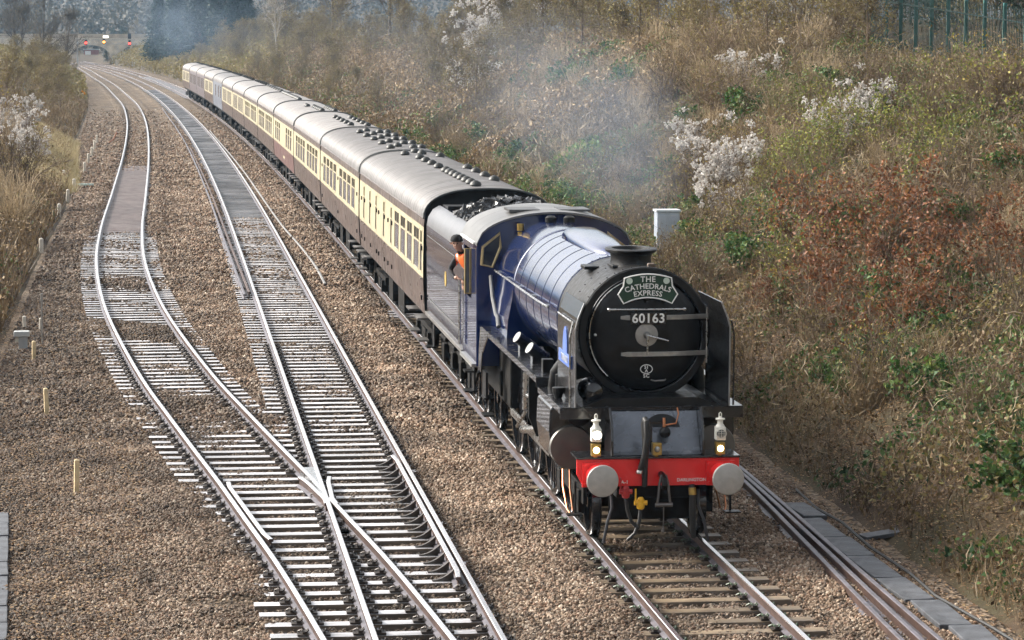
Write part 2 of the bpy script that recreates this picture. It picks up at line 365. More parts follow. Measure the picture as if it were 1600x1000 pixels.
# crossing vee and wing rails, check rails
vee = MB(); ya, yn = 7.9, 4.95
vee.prism([(xM(yn) - G2 - .03, yn), (xM(yn) - G2 + .03, yn), (xM(ya) - G2 + .02, ya), (xL(ya) + G2 - .02, ya)], 'z', -.155, -.006)
unz(vee.obj('crossing_vee', STEEL, tracks['M'], bevel=.006))
def wing(side):
    def c(y):
        base = xL(y) + G2 if side < 0 else xM(y) - G2
        return base
    return c
unz(rail(lambda y: xM(y) - G2 + .085 + .02 * abs(y - 4.6), 0, 4.3, 6.9, tracks['M'], name='wing_rail', dz=-.004, end_flare=1, step=.25))
unz(rail(lambda y: xL(y) + G2 - .085 - .02 * abs(y - 4.6), 0, 4.3, 6.9, tracks['M'], name='wing_rail', dz=-.004, end_flare=-1, step=.25))
unz(rail(xM, G2 - .115, -1.8, 9.0, tracks['M'], name='check_rail', dz=.006, end_flare=-1, step=.25))
unz(rail(xL, -G2 + .12, 1.4, 6.6, tracks['L'], name='check_rail', dz=-.01, end_flare=1, step=.25))
# sleepers
def sleeper_mesh(m, name):
    a = MB(); zt, zb = -.163, -.34
    P = [(-.5, .0, 0), (-.20, -.004, 0), (.20, -.004, 0), (.5, .0, 0)]
    prof = [(-.135, zb), (-.124, zt - .02), (-.118, zt), (.118, zt), (.124, zt - .02), (.135, zb)]
    v = []; f = []; n = len(prof)
    for t, dz, _ in P:
        for yy, z in prof: v.append((t, yy, z + (dz if z > -.2 else 0)))
    for j in range(len(P) - 1):
        for i in range(n): f.append((j * n + i, j * n + (i + 1) % n, (j + 1) * n + (i + 1) % n, (j + 1) * n + i))
    f += [tuple(range(n)), tuple(range((len(P) - 1) * n, len(P) * n))]
    a.add(v, f); a.m = [0 if len(q) == 6 or (i % 6) in (1, 2, 3) and False or (i % 6) == 2 else 1 for i, q in enumerate(a.f)]
    return a.mesh(name, [m, SLSIDE])
SLW, SLB = sleeper_mesh(CONC, 'sleeper'), sleeper_mesh(CONCB, 'sleeper')
def chair_mesh(green=False, big=False):
    a = MB(); a.box((0, 0, -.150), (.34 if green else .40, .15 if green else .19, .024)).box((-.115, 0, -.128), (.05, .15, .04)).box((.115, 0, -.128), (.05, .15, .04))
    a.cur = 1
    for sx in (-1, 1):
        c = [(sx * (.105 + .045 * math.cos(t)), .055 * math.sin(t), -.105 + .016 * math.cos(2 * t)) for t in np.linspace(-2.6, 2.6, 9)]
        a.tube(c, .013, 5)
        a.tube([(sx * .15, .05, -.108), (sx * .185, .085, -.13)], .013, 5)
    return a.mesh('rail_chair', [CLIPM, CLIPG if green else CLIPM])
CH, CHG = chair_mesh(), chair_mesh(True)
brk = MB()
for k in range(8):
    t0, t1 = k / 8, (k + 1) / 8
    z0, z1 = -.15 + .14 * t0 ** 2, -.15 + .14 * t1 ** 2
    brk.prism([(-.33 + .29 * t0, -.158), (-.33 + .29 * t1, -.158), (-.33 + .29 * t1, z1), (-.33 + .29 * t0, z0 + .002)], 'y', -.035, .035)
BRK = brk.mesh('check_rail_bracket', CLIPM)
nsl = 0; rest = {'T': [], 'M': [], 'L': []}
def sleeper(key, x, y, length, me, chairs, ang):
    global nsl
    o = link('sleeper', me, tracks[key]); o.location = (x, y, .4 + random.uniform(-.006, .004)); o.scale = (length, 1, 1)
    o.rotation_euler = (0, 0, ang + random.uniform(-.006, .006)); nsl += 1
    for cxx, g, c_ang in chairs:
        c = link('rail_chair', CHG if g else CH, o); c.location = ((cxx - x) / length, 0, 0); c.scale = (1 / length, 1, 1)
    return o
for key, cx, y0, y1, ym, sp in (('T', xT, -12, 34, 36, .66), ('M', xM, -12, 74, 330, .635), ('L', xL, 16.2, 66, 118, .635)):
    y = y0
    while y < ym:
        ang = math.atan2(cx(y + .5) - cx(y - .5), 1) * -1; ang = -ang * -1
        if y < y1:
            ch = []
            if key == 'T' and y < 6: ch = [(cx(y) + s_ * G2, True, 0) for s_ in (-1, 1)]
            if key == 'M':
                if y < 16:
                    xl, xr = xL(y) - 1.28, xM(y) + 1.28
                    if y < 5.0 or y > 5.6:
                        ch = [(xM(y) - G2, False, 0), (xL(y) + G2, False, 0)] if abs(xM(y) - G2 - xL(y) - G2) > .24 else [(xM(y) - G2, False, 0)]
                    ch += [(xL(y) - G2, False, 0)]
                    if not -1.8 < y < 9: ch.append((xM(y) + G2, False, 0))
                    o = sleeper(key, (xl + xr) / 2, y, xr - xl, SLW, ch, 0)
                    if -1.8 < y < 9:
                        b_ = link('check_rail_bracket', BRK, o); b_.location = ((xM(y) + G2 - .115 - (xl + xr) / 2) / (xr - xl), 0, 0); b_.scale = (1 / (xr - xl), 1, 1)
                    y += sp; continue
                if y < 28: ch = [(cx(y) + s_ * G2, False, 0) for s_ in (-1, 1)]
            if key == 'L' and y < 28: ch = [(cx(y) + s_ * G2, False, 0) for s_ in (-1, 1)]
            sleeper(key, cx(y), y, 2.5, SLB if key == 'T' else SLW, ch, ang)
        else: rest[key].append((cx(y), y, ang))
        y += sp
for key, lst in rest.items():
    a = MB()
    for x, y, an in lst: a.box((x, y, -.20), (2.5, .23, .08))
    if key == 'T':
        for y in np.arange(283, 440, .66): a.box((xT(y), y, -.20), (2.5, .26, .08))
    tag(unz(a.obj('sleeper_run', {'T': CONC, 'M': CONCO, 'L': CONCL}[key], tracks[key])), kind='stuff')
# loose rails lying beside the tracks
def loose(pts, label, dz=-.03, name='loose_rail', mats=None, flip=False):
    c = _pchip([p[1] for p in pts], [p[0] for p in pts])
    o = rail_mesh(lambda y: float(c(y)), 0, pts[0][1], pts[-1][1], dz=dz).obj(name, mats or [RAILF, RAILS_, RAILF]); return tag(o, label, 'rail', 'loose rails lying beside the tracks')
loose([(-2.23, 42.5), (-2.18, 48), (-2.24, 56), (-2.42, 66), (-2.52, 78), (-2.66, 103), (-3.5, 172)], 'loose rail on the ballast between middle track and train, its end curving out', mats=[DULLST, RAILS_, RAILF])
loose([(-4.62, 39.3), (-4.74, 58.5), (-4.86, 84), (-5.42, 145), (-7.05, 236)], 'outer rusty purple rail lying alongside the middle track', mats=[RAILF, RAILF, RAILF])
loose([(-4.47, 40.0), (-4.58, 58), (-4.70, 84), (-5.20, 140)], 'brown rusty rail lying between the purple loose rail and the middle track', mats=[RAILS_, RAILS_, RAILS_])
for pts, lab, d in (([(1.86, -30), (1.90, -6.2), (2.2, 0), (2.50, 6.3), (2.62, 14)], 'rusty loose rail beside the front of the locomotive, nearer the train', -.05),
                 ([(2.10, -30), (2.14, -6.2), (2.38, 0), (2.60, 6.3), (2.70, 14)], 'dark loose rail lying in the middle of the three beside the locomotive', -.045),
                 ([(2.32, -30), (2.37, -6.2), (2.53, 0), (2.70, 6.5), (2.78, 14)], 'loose rail beside the locomotive, next to the dark slabs', -.05)):
    loose(pts, lab, d, mats=[RAILF, RAILS_, RAILF])

# ------------------------------------------------------------------ ballast stones (uncountable)
def stones_group(name, m):
    g = bpy.data.node_groups.new(name, 'GeometryNodeTree')
    g.interface.new_socket('Geometry', in_out='INPUT', socket_type='NodeSocketGeometry'); g.interface.new_socket('Geometry', in_out='OUTPUT', socket_type='NodeSocketGeometry')
    N = g.nodes; L = g.links; gi = N.new('NodeGroupInput'); go = N.new('NodeGroupOutput')
    mp = N.new('GeometryNodeMeshToPoints'); ins = N.new('GeometryNodeInstanceOnPoints'); ico = N.new('GeometryNodeMeshIcoSphere'); ico.inputs['Subdivisions'].default_value = 1; ico.inputs['Radius'].default_value = 1
    sp = N.new('GeometryNodeSetPosition'); nz = N.new('ShaderNodeTexNoise'); nz.inputs['Scale'].default_value = 1.4
    va = N.new('ShaderNodeVectorMath'); va.operation = 'SUBTRACT'; va.inputs[1].default_value = (.5, .5, .5); vm = N.new('ShaderNodeVectorMath'); vm.operation = 'SCALE'; vm.inputs['Scale'].default_value = 1.5
    L.new(nz.outputs['Color'], va.inputs[0]); L.new(va.outputs[0], vm.inputs[0]); L.new(vm.outputs[0], sp.inputs['Offset']); L.new(ico.outputs['Mesh'], sp.inputs['Geometry'])
    sm = N.new('GeometryNodeSetMaterial'); sm.inputs['Material'].default_value = m; L.new(sp.outputs[0], sm.inputs[0])
    rr = N.new('FunctionNodeRandomValue'); rr.data_type = 'FLOAT_VECTOR'; rr.inputs[1].default_value = (6.28, 6.28, 6.28)
    rs = N.new('FunctionNodeRandomValue'); rs.data_type = 'FLOAT_VECTOR'; rs.inputs[0].default_value = (.6, .55, .4); rs.inputs[1].default_value = (1.3, 1.1, .9); rs.inputs['Seed'].default_value = 3
    at = N.new('GeometryNodeInputNamedAttribute'); at.data_type = 'FLOAT'; at.inputs['Name'].default_value = 'size'
    ms = N.new('ShaderNodeVectorMath'); ms.operation = 'SCALE'; L.new(rs.outputs[0], ms.inputs[0]); L.new(at.outputs[0], ms.inputs['Scale'])
    L.new(gi.outputs[0], mp.inputs[0]); L.new(mp.outputs[0], ins.inputs['Points']); L.new(sm.outputs[0], ins.inputs['Instance'])
    L.new(rr.outputs[0], ins.inputs['Rotation']); L.new(ms.outputs[0], ins.inputs['Scale']); L.new(ins.outputs[0], go.inputs[0]); return g
def stone_mat():
    m = bpy.data.materials.new('ballast_stone'); m.use_nodes = True; n = m.node_tree.nodes; l = m.node_tree.links; p = n['Principled BSDF']; p.inputs['Roughness'].default_value = .8
    oi = n.new('ShaderNodeObjectInfo'); rp = n.new('ShaderNodeValToRGB'); e = rp.color_ramp.elements
    cols = [(.075, .056, .042), (.165, .123, .09), (.255, .193, .14), (.325, .252, .185), (.25, .155, .105), (.39, .32, .25), (.57, .51, .43)]
    pos = [0, .2, .4, .6, .74, .88, 1]
    while len(e) < len(cols): e.new(.5)
    for i in range(len(cols)): e[i].position = pos[i]; e[i].color = (*cols[i], 1)
    l.new(oi.outputs['Random'], rp.inputs[0])
    tc = n.new('ShaderNodeTexCoord'); ge = n.new('ShaderNodeNewGeometry'); nz = n.new('ShaderNodeTexNoise'); nz.inputs['Scale'].default_value = .55; nz.inputs['Detail'].default_value = 4
    l.new(ge.outputs['Position'], nz.inputs['Vector'])
    r3 = n.new('ShaderNodeValToRGB'); r3.color_ramp.elements[0].position = .38; r3.color_ramp.elements[0].color = (.72, .64, .56, 1); r3.color_ramp.elements[1].position = .62; r3.color_ramp.elements[1].color = (1.15, 1.1, 1.05, 1)
    l.new(nz.outputs['Fac'], r3.inputs[0]); mx = n.new('ShaderNodeMix'); mx.data_type = 'RGBA'; mx.blend_type = 'MULTIPLY'; mx.inputs[0].default_value = 1
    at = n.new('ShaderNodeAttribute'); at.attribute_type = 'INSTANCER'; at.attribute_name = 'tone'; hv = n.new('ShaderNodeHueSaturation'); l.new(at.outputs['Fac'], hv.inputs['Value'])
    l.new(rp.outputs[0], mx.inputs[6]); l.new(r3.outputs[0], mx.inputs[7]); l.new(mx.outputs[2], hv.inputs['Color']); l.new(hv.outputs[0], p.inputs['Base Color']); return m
def bal_points(n, y0, y1, size, seed):
    g = np.random.default_rng(seed); y = g.uniform(y0, y1, n); lo = _foot(y) + .2; hi = npT(y) + 3.4; x = lo + (hi - lo) * g.random(n); z = bed_z(x, y)
    keep = np.ones(n, bool)
    for c in (npT(y), npT(y) - 3.57, _xL(y)):
        for sgn in (-1, 1): keep &= np.abs(x - c - sgn * G2) > .11
    keep &= ~((np.abs(x - npT(y)) < .7) & (y > 2) & (y < 60))
    keep &= ~((np.abs(x - _xL(y)) < .66) & (y > 66) & (y < 112)); keep &= ~((np.abs(x - npT(y) + 3.57) < .66) & (y > 74))
    x, y, z = x[keep], y[keep], z[keep]; sz = size * g.uniform(.6, 1.35, len(x))
    return np.stack([x, y, z + .3 * sz], 1), sz
pa, sa = bal_points(150000, -7.5, 13, .027, 1); pb, sb = bal_points(80000, 13, 42, .04, 2); pd, sd2 = bal_points(56000, 42, 95, .055, 4); pe, se = bal_points(80000, 80, 240, .065, 5); kk = np.random.default_rng(8).random(len(pe)) > np.clip((pe[:, 1] - 80) / 160, 0, 1) ** .55; pd, sd2 = np.concatenate([pd, pe[kk]]), np.concatenate([sd2, se[kk]]); pc, sc_ = bal_points(14000, -14, -7.5, .04, 3)
P_ = np.concatenate([pa, pb, pc, pd]); S_ = np.concatenate([sa, sb, sc_, sd2])
bme = bpy.data.meshes.new('ballast'); bme.vertices.add(len(P_)); bme.vertices.foreach_set('co', P_.astype(np.float32).ravel())
at_ = bme.attributes.new('size', 'FLOAT', 'POINT'); at_.data.foreach_set('value', S_.astype(np.float32))
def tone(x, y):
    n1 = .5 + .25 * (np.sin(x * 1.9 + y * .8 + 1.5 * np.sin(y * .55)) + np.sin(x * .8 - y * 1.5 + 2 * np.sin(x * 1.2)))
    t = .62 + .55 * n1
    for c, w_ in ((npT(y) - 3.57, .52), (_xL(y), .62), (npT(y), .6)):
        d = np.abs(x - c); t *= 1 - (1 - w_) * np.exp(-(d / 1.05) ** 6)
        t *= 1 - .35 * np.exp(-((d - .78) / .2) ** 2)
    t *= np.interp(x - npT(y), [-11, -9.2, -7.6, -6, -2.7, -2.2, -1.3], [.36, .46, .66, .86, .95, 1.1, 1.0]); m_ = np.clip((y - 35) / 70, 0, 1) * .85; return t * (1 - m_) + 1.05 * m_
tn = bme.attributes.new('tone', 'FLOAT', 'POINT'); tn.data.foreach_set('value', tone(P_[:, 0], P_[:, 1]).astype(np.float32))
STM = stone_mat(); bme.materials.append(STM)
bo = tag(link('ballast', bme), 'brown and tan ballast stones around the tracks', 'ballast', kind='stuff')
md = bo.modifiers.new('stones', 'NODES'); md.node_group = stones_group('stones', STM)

# ------------------------------------------------------------------ steam locomotive (front beam at y = 0, train runs back along +y)
LOCO = thing('steam_locomotive', 'blue and black steam locomotive with red buffer beam heading the train', 'locomotive')
BZ = 2.87                                    # boiler centre height
# frames and buffer beam
bm_ = MB(); bm_.prism([(-1.14, 1.26), (1.14, 1.26), (1.14, 1.05), (1.05, .88), (-1.05, .88), (-1.14, 1.05)], 'y', 0, .05)
beam = bm_.obj('buffer_beam', RED, LOCO, bevel=.006)
MB().box((0, .28, 1.278), (2.30, .62, .03)).obj('beam_top_plate', BLACK, LOCO, bevel=.006)
text('A-1', .07, WHITE, beam, (-.47, -.004, .935), bold=.012)
text('DARLINGTON', .064, WHITE, beam, (.47, -.004, .955), bold=.012, spacing=1.0)
for s_ in (-1, 1):
    bf = MB(); bf.box((s_ * .87, -.02, 1.05), (.40, .04, .34)); bf.lathe([(-.04, .15), (-.06, .15), (-.30, .115), (-.36, .115)], (s_ * .87, 0, 1.05), n=24)
    bb = bf.obj('buffer', RED, LOCO, smooth=True)
    MB().lathe([(-.34, .075), (-.555, .075)], (s_ * .87, 0, 1.05), n=20).obj('buffer_ram', STEEL, bb, smooth=True)
    MB().lathe([(-.545, .09), (-.56, .215), (-.585, .222), (-.600, .21), (-.618, .12), (-.622, 0)], (s_ * .87, 0, 1.05), n=40).obj('buffer_head', BUFF, bb, smooth=True)
    for dx in (-.16, .16):
        for dz in (-.13, .13): MB().cyl((s_ * .87 + dx, -.04, 1.05 + dz), (s_ * .87 + dx, -.075, 1.05 + dz), .022, n=6).obj('bolt', RED, bb)
# draw hook, screw coupling
hk = MB(); hk.tube([(0.04, .0, 1.04), (.04, -.16, 1.04), (.04, -.25, 1.0), (.04, -.27, .93), (.04, -.21, .88), (.04, -.15, .92)], [.045, .045, .045, .04, .035, .02], 8)
hook = hk.obj('draw_hook', SOOT, LOCO, smooth=True)
lk = MB()
for s_ in (-1, 1): lk.tube([(.04 + s_ * .03, -.2, 1.06), (.04 + s_ * .06, -.23, .95), (.04 + s_ * .075, -.24, .78), (.04 + s_ * .09, -.24, .66)], .018, 6)
lk.cyl((-.08, -.24, .65), (.16, -.24, .65), .03, n=8).cyl((.04, -.24, .65), (.04, -.22, .30), .010, n=6).cyl((.04, -.22, .31), (.04, -.22, .27), .025, n=8)
lk.obj('screw_coupling', mat('coupling_steel', (.13, .125, .12), .45, .7, var=.2), hook, smooth=True)
# hoses
vp = MB(); vp.tube([(-.20, -.06, .88), (-.20, -.07, 1.2), (-.19, -.07, 1.5), (-.21, -.08, 1.75), (-.21, -.10, 1.83)], [.04, .045, .05, .055, .04], 10)
vp.tube([(-.21, -.10, 1.83), (-.20, -.17, 1.80), (-.19, -.19, 1.62), (-.21, -.17, 1.35), (-.26, -.13, 1.17), (-.28, -.1, 1.10)], [.04, .045, .05, .05, .045, .03], 10)
vp.obj('vacuum_hose', RUBBER, LOCO, smooth=True)
MB().lathe([(0, .05), (.02, .055), (.05, .04)], (-.28, -.1, 1.07), 'z', 12).obj('hose_dummy_plug', STEEL, LOCO, smooth=True)
def brake_hose(x, m, z, kx, nm):
    h = MB(); h.tube([(x, -.10, z - .06), (x + kx * .02, -.12, z - .25), (x + kx * .08, -.12, z - .42), (x + kx * .18, -.10, z - .52)], .026, 8)
    ho = h.obj('air_hose', RUBBER, LOCO, smooth=True)
    c = MB(); c.lathe([(-.10, .02), (-.08, .05), (-.03, .06), (.02, .045), (.05, .05), (.08, .03)], (x, -.10, z), 'z', 12).cyl((x - .09, -.10, z), (x + .09, -.10, z), .035, n=10)
    c.box((x - .075, -.12, z + .12), (.022, .02, .16)); c.obj(nm, m, ho, smooth=True)
brake_hose(-.47, REDV, .82, 1, 'red_hose_valve'); brake_hose(-.26, YELV, .66, -1, 'yellow_hose_valve')
sh = MB(); sh.tube([(.46, -.06, .9), (.47, -.09, .78), (.47, -.10, .5), (.48, -.09, .28), (.50, -.03, .16)], [.045, .048, .05, .045, .04], 10)
hs_ = sh.obj('steam_heating_hose', RUBBER, LOCO, smooth=True); MB().cyl((.465, -.08, .86), (.47, -.09, .76), .054, n=12).obj('hose_clip', BRASS, hs_)
# front frame extensions, dished centre plate and platform
MB().box((0, 3.4, .95), (1.10, 6.4, .55)).obj('main_frame', GRIME, LOCO, bevel=.02)
for s_ in (-1, 1):
    a = MB(); a.prism([(.03, 1.295), (.03, 1.5), (.10, 1.75), (.28, 1.93), (.62, 1.93), (.62, 1.295)], 'x', s_ * .64 - .018, s_ * .64 + .018); a.obj('frame_extension', BLACK, LOCO, bevel=.008)
cp = MB(); cp.prism([(.07, 1.30), (.16, 1.34), (.46, 1.86), (.50, 1.86), (.50, 1.30)], 'x', -.618, .618); cpl = cp.obj('sloping_front_plate', mat('front_plate_sky_sheen', (.15, .165, .19), .28, .55, var=.2, scale=3, coat=.6, rvar=.08), LOCO)  # plate is black; the grey-blue sky reflection is put into its colour
n_ = Vector((0, -.52, .30)).normalized()
hd = MB(); hd.prism([(.24 * math.cos(t), .20 * math.sin(t)) for t in np.linspace(0, math.pi, 14)], 'z', 0, .012)
ho = hd.obj('access_hole_cover', SOOT, cpl); ho.location = (.12, .345, 1.645); ho.rotation_euler = (R(60), 0, 0)
MB().lathe([(-.10, 0), (-.085, .05), (-.05, .075), (0, .082), (.06, .07)], (.12, .18, 1.60), n=16).obj('front_valve', SOOT, cpl, smooth=True)
MB().cyl((.11, .18, 1.67), (.11, .20, 1.80), .022, n=8).tube([(.12, .18, 1.70), (.28, .2, 1.72), (.33, .28, 1.84), (.32, .34, 1.92)], .012, 6).obj('copper_pipe', COPPER, cpl, smooth=True)
MB().box((-.08, .16, 1.50), (.035, .05, .42)).box((.02, .22, 1.73), (.22, .03, .035)).obj('lamp_bracket', BLACK, LOCO)
PX = 1.30
pl = MB(); pl.box((0, 1.75, 1.90), (2 * PX, 2.40, .022)); pl.box((0, .56, 1.825), (2 * PX, .02, .16))
for s_ in (-1, 1): pl.box((s_ * (PX - .006), 1.75, 1.86), (.014, 2.36, .075))
plat = pl.obj('front_platform', BLACK, LOCO, bevel=.004)
rv = MB()
for k in range(22): rv.lathe([(0, .014), (-.008, .010), (-.011, 0)], (-1.22 + k * 2.44 / 21, .548, 1.872), n=6)
rv.obj('rivets', BLACK, plat)
MB().prism([(1.0, 1.91), (.66, 2.03), (-.66, 2.03), (-1.0, 1.91)], 'y', .60, 2.9).obj('smokebox_saddle', SOOT, LOCO)
up = MB()
for s_ in (-1, 1):
    up.box((s_ * 1.10, 6.55, 2.05), (.46, 7.3, .022)); up.box((s_ * 1.10, 2.90, 1.98), (.46, .02, .15)); up.box((s_ * 1.325, 6.55, 2.01), (.014, 7.3, .075))
upl = up.obj('running_plate', BLACK, LOCO, bevel=.004)
MB().prism([(9.2, 2.04), (10.3, 2.04), (10.68, 1.34), (10.68, 1.26), (10.2, 1.26), (10.05, 1.6), (9.2, 1.98)], 'x', -1.335, -1.315).obj('running_plate_sweep', BLACK, LOCO)
# smokebox, door and fittings
ring = []
MB().lathe([(1.2, .93), (1.22, .95), (1.30, .95), (1.32, .92), (3.55, .92), (3.56, .90)], (0, 0, BZ), n=64).obj('smokebox', SOOT, LOCO, smooth=True)
rb = MB()
for yb_ in (1.26, 2.1, 3.4):
    for k in range(30): a_ = R(-20) + R(220) * k / 29; rb.lathe([(0, .013), (.012, .008), (.014, 0)], (.957 * math.cos(a_), yb_, BZ + .957 * math.sin(a_)), 'z', 5)
rb.obj('smokebox_rivets', SOOT, LOCO)
dr = MB().lathe([(1.21, .80), (1.19, .80), (1.165, .785), (1.13, .70), (1.085, .55), (1.055, .35), (1.045, .15), (1.043, 0)], (0, 0, BZ), n=64).obj('smokebox_door', SOOT, LOCO, smooth=True)
MB().lathe([(1.20, .84), (1.185, .845), (1.17, .835), (1.185, .815), (1.2, .81)], (0, 0, BZ), n=64).obj('door_ring', BLACK, dr, smooth=True)
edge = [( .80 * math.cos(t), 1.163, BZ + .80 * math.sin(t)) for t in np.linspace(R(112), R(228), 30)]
MB().tube(edge, .008, 6).obj('door_edge_highlight', STEEL, dr, smooth=True)  # bright steel arc modelled as the highlight along the door edge
edge2 = [( .80 * math.cos(t), 1.163, BZ + .80 * math.sin(t)) for t in np.linspace(R(18), R(48), 10)]
def door_y(x, z):
    r = math.hypot(x, z - BZ); return float(np.interp(r, [0, .15, .35, .55, .70, .785, .95], [1.043, 1.045, 1.055, 1.085, 1.13, 1.165, 1.2]))
def strap(z, x0, x1):
    a = MB(); xs = np.linspace(x0, x1, 16); v = []
    for x in xs:
        yy = door_y(x, z) - .014; h = .034 if x > x0 + .03 else .022
        v += [(x, yy, z - h), (x, yy, z + h), (x, yy + .03, z + h), (x, yy + .03, z - h)]
    f = [(j * 4 + i, j * 4 + (i + 1) % 4, (j + 1) * 4 + (i + 1) % 4, (j + 1) * 4 + i) for j in range(15) for i in range(4)] + [(0, 1, 2, 3), (60, 61, 62, 63)]
    a.add(v, f); a.cyl((x1, door_y(x1, z) - .0, z - .045), (x1, door_y(x1, z), z + .045), .022, n=10)
    a.obj('hinge_strap', DULLST, dr, bevel=.005)
strap(3.115, -.37, .90); strap(2.595, -.36, .90)
MB().cyl((.895, 1.19, 2.45), (.895, 1.19, 3.25), .014, n=8).obj('hinge_pin', STEEL, dr)
hr = MB(); hr.cyl((-.56, 1.02, 3.235), (.56, 1.02, 3.235), .014, n=10)
for x in (-.54, .54): hr.cyl((x, 1.02, 3.235), (x, door_y(x, 3.235) + .01, 3.235), .016, n=8); hr.lathe([(-.022, 0), (-.015, .02), (0, .026), (.015, .02), (.022, 0)], (x, 1.02, 3.235), n=10)
hr.obj('door_handrail', STEEL, dr, smooth=True)
MB().lathe([(0, .165), (-.012, .16), (-.018, .05), (-.05, .045), (-.07, .03), (-.09, .028), (-.095, 0)], (0, 1.04, BZ), n=32).obj('dart_disc', DULLST, dr, smooth=True)
dh = MB(); dh.tube([(0, .95, BZ), (.14, .945, BZ - .035), (.30, .945, BZ - .075)], [.02, .014, .010], 8); dh.tube([(0, .935, BZ), (-.004, .93, BZ - .12), (-.006, .93, BZ - .26)], [.02, .014, .012], 8)
dh.obj('dart_handles', STEEL, dr, smooth=True)
MB().lathe([(0, .02), (-.04, .018), (-.05, 0)], (-.72, 1.14, 2.87), n=8).obj('door_stop', WHITE, dr)
npl = MB().box((.02, 1.012, 3.105), (.52, .018, .165)).obj('number_plate', BLACK, dr, bevel=.005)
text('60163', .185, WHITE, dr, (.02, .998, 3.105), bold=.018, name='number_lettering', spacing=1.04)
ov = [(.085 * math.cos(t), 1.03, 2.385 + .062 * math.sin(t)) for t in np.linspace(0, 2 * math.pi, 33)]
MB().tube(ov, .0065, 5).obj('shed_plate_rim', WHITE, dr)
text('51', .062, WHITE, dr, (0, 1.028, 2.408), bold=.02, name='shed_code_lettering'); text('A', .062, WHITE, dr, (0, 1.028, 2.358), bold=.02, name='shed_code_lettering')
text('SC', .07, WHITE, dr, (0, 1.035, 2.285), bold=.02, name='shed_code_lettering', spacing=1.2)
MB().tube([(.07, 1.06, 2.225), (.12, 1.02, 2.215), (.26, 1.03, 2.22), (.28, 1.06, 2.23)], .012, 6).obj('lower_step_rail', DULLST, dr)
# chimney
ch = MB(); ch.lathe([(3.58, .44), (3.66, .37), (3.74, .33), (3.86, .315), (3.92, .33), (3.955, .40), (3.985, .415), (4.00, .395), (4.00, .30), (3.80, .26)], (0, 2.45, 0), 'z', 40, sx=.92, sy=1.25)
ch.obj('chimney', SOOT, LOCO, smooth=True)
cl = MB().box((.12, 1.40, 3.79), (.11, .10, .14)).box((.12, 1.45, 3.72), (.05, .04, .12)); cl.obj('top_lamp_iron', mat('rusty_iron', (.10, .07, .05), .6, var=.3), LOCO, bevel=.02)
MB().tube([(.08, 1.4, 3.80), (-.06, 1.42, 3.78), (-.10, 1.6, 3.72), (-.30, 2.0, 3.70)], .018, 6).obj('chimney_pipe', SOOT, LOCO)
MB().box((-.52, 3.0, 3.68), (.22, .42, .05)).box((-.30, 2.25, 3.76), (.08, .5, .04)).obj('smokebox_top_covers', SOOT, LOCO, bevel=.01)
# boiler barrel with bands, firebox
bl = MB(); bl.lathe([(3.55, .905), (3.56, .925), (5.6, .965), (7.7, .995), (8.3, 1.0)], (0, 0, BZ), n=72); bl.obj('boiler', BLUE, LOCO, smooth=True)
for yb_ in (3.62, 4.42, 5.22, 6.02, 6.82, 7.62, 8.25):
    r0 = float(np.interp(yb_, [3.56, 5.6, 7.7, 8.3], [.925, .965, .995, 1.0])) + .004
    bo_ = MB().lathe([(yb_ - .022, r0 - .006), (yb_ - .02, r0 + .001), (yb_ + .02, r0 + .002), (yb_ + .022, r0 - .006)], (0, 0, BZ), n=72).obj('boiler_band', mat('band_dark', (.012, .02, .06), .2, var=.1, coat=.8), LOCO, smooth=True)
fb = MB(); prof = [(-1.12, 2.06), (-1.10, 2.35), (-1.03, 2.7)] + [(1.0 * math.cos(t), BZ + 1.0 * math.sin(t)) for t in np.linspace(R(172), R(8), 24)] + [(1.03, 2.7), (1.10, 2.35), (1.12, 2.06)]
fb.strip(prof, [8.26, 10.72]); nn = len(prof); fb.f.append(tuple(range(nn))); fb.m.append(0)
fb.obj('firebox', BLUE, LOCO, smooth=True)
MB().lathe([(8.24, .99), (8.27, 1.012), (8.36, 1.012), (8.40, .99)], (0, 0, BZ), n=72).obj('firebox_band', BLUE, LOCO, smooth=True)
# elongated dome casing on the boiler top
dm = MB(); v = []; secs = [(3.9, .05, -.05), (4.05, .16, .03), (4.5, .26, .09), (5.4, .32, .115), (6.5, .34, .125), (7.3, .34, .12), (7.55, .30, .09), (7.66, .22, .02)]
for y, w, h in secs:
    rr_ = float(np.interp(y, [3.56, 5.6, 7.7, 8.3], [.925, .965, .995, 1.0])); zt = BZ + rr_
    for t in np.linspace(0, math.pi, 13):
        cx_ = math.copysign(abs(math.cos(t)) ** .7, math.cos(t)); v.append((w * cx_, y, zt - .08 + (h + .08) * math.sin(t) ** .7))
dm.add(v, [(j * 13 + i, j * 13 + i + 1, (j + 1) * 13 + i + 1, (j + 1) * 13 + i) for j in range(len(secs) - 1) for i in range(12)] + [tuple(range(13)), tuple(range(7 * 13, 8 * 13))])
dm.obj('dome_casing', BLUE, LOCO, smooth=True)
MB().lathe([(3.86, .10), (3.94, .10), (3.97, .06)], (-.12, 10.2, 0), 'z', 14).lathe([(3.86, .10), (3.94, .10), (3.97, .06)], (.2, 10.2, 0), 'z', 14).obj('safety_valves', SOOT, LOCO, smooth=True)
wh = MB(); wh.cyl((-.62, 10.45, 3.55), (-.62, 10.45, 3.68), .05, n=12).cyl((-.62, 10.45, 3.70), (-.62, 10.45, 3.82), .06, n=12); wh.obj('whistle', BRASS, LOCO, smooth=True)
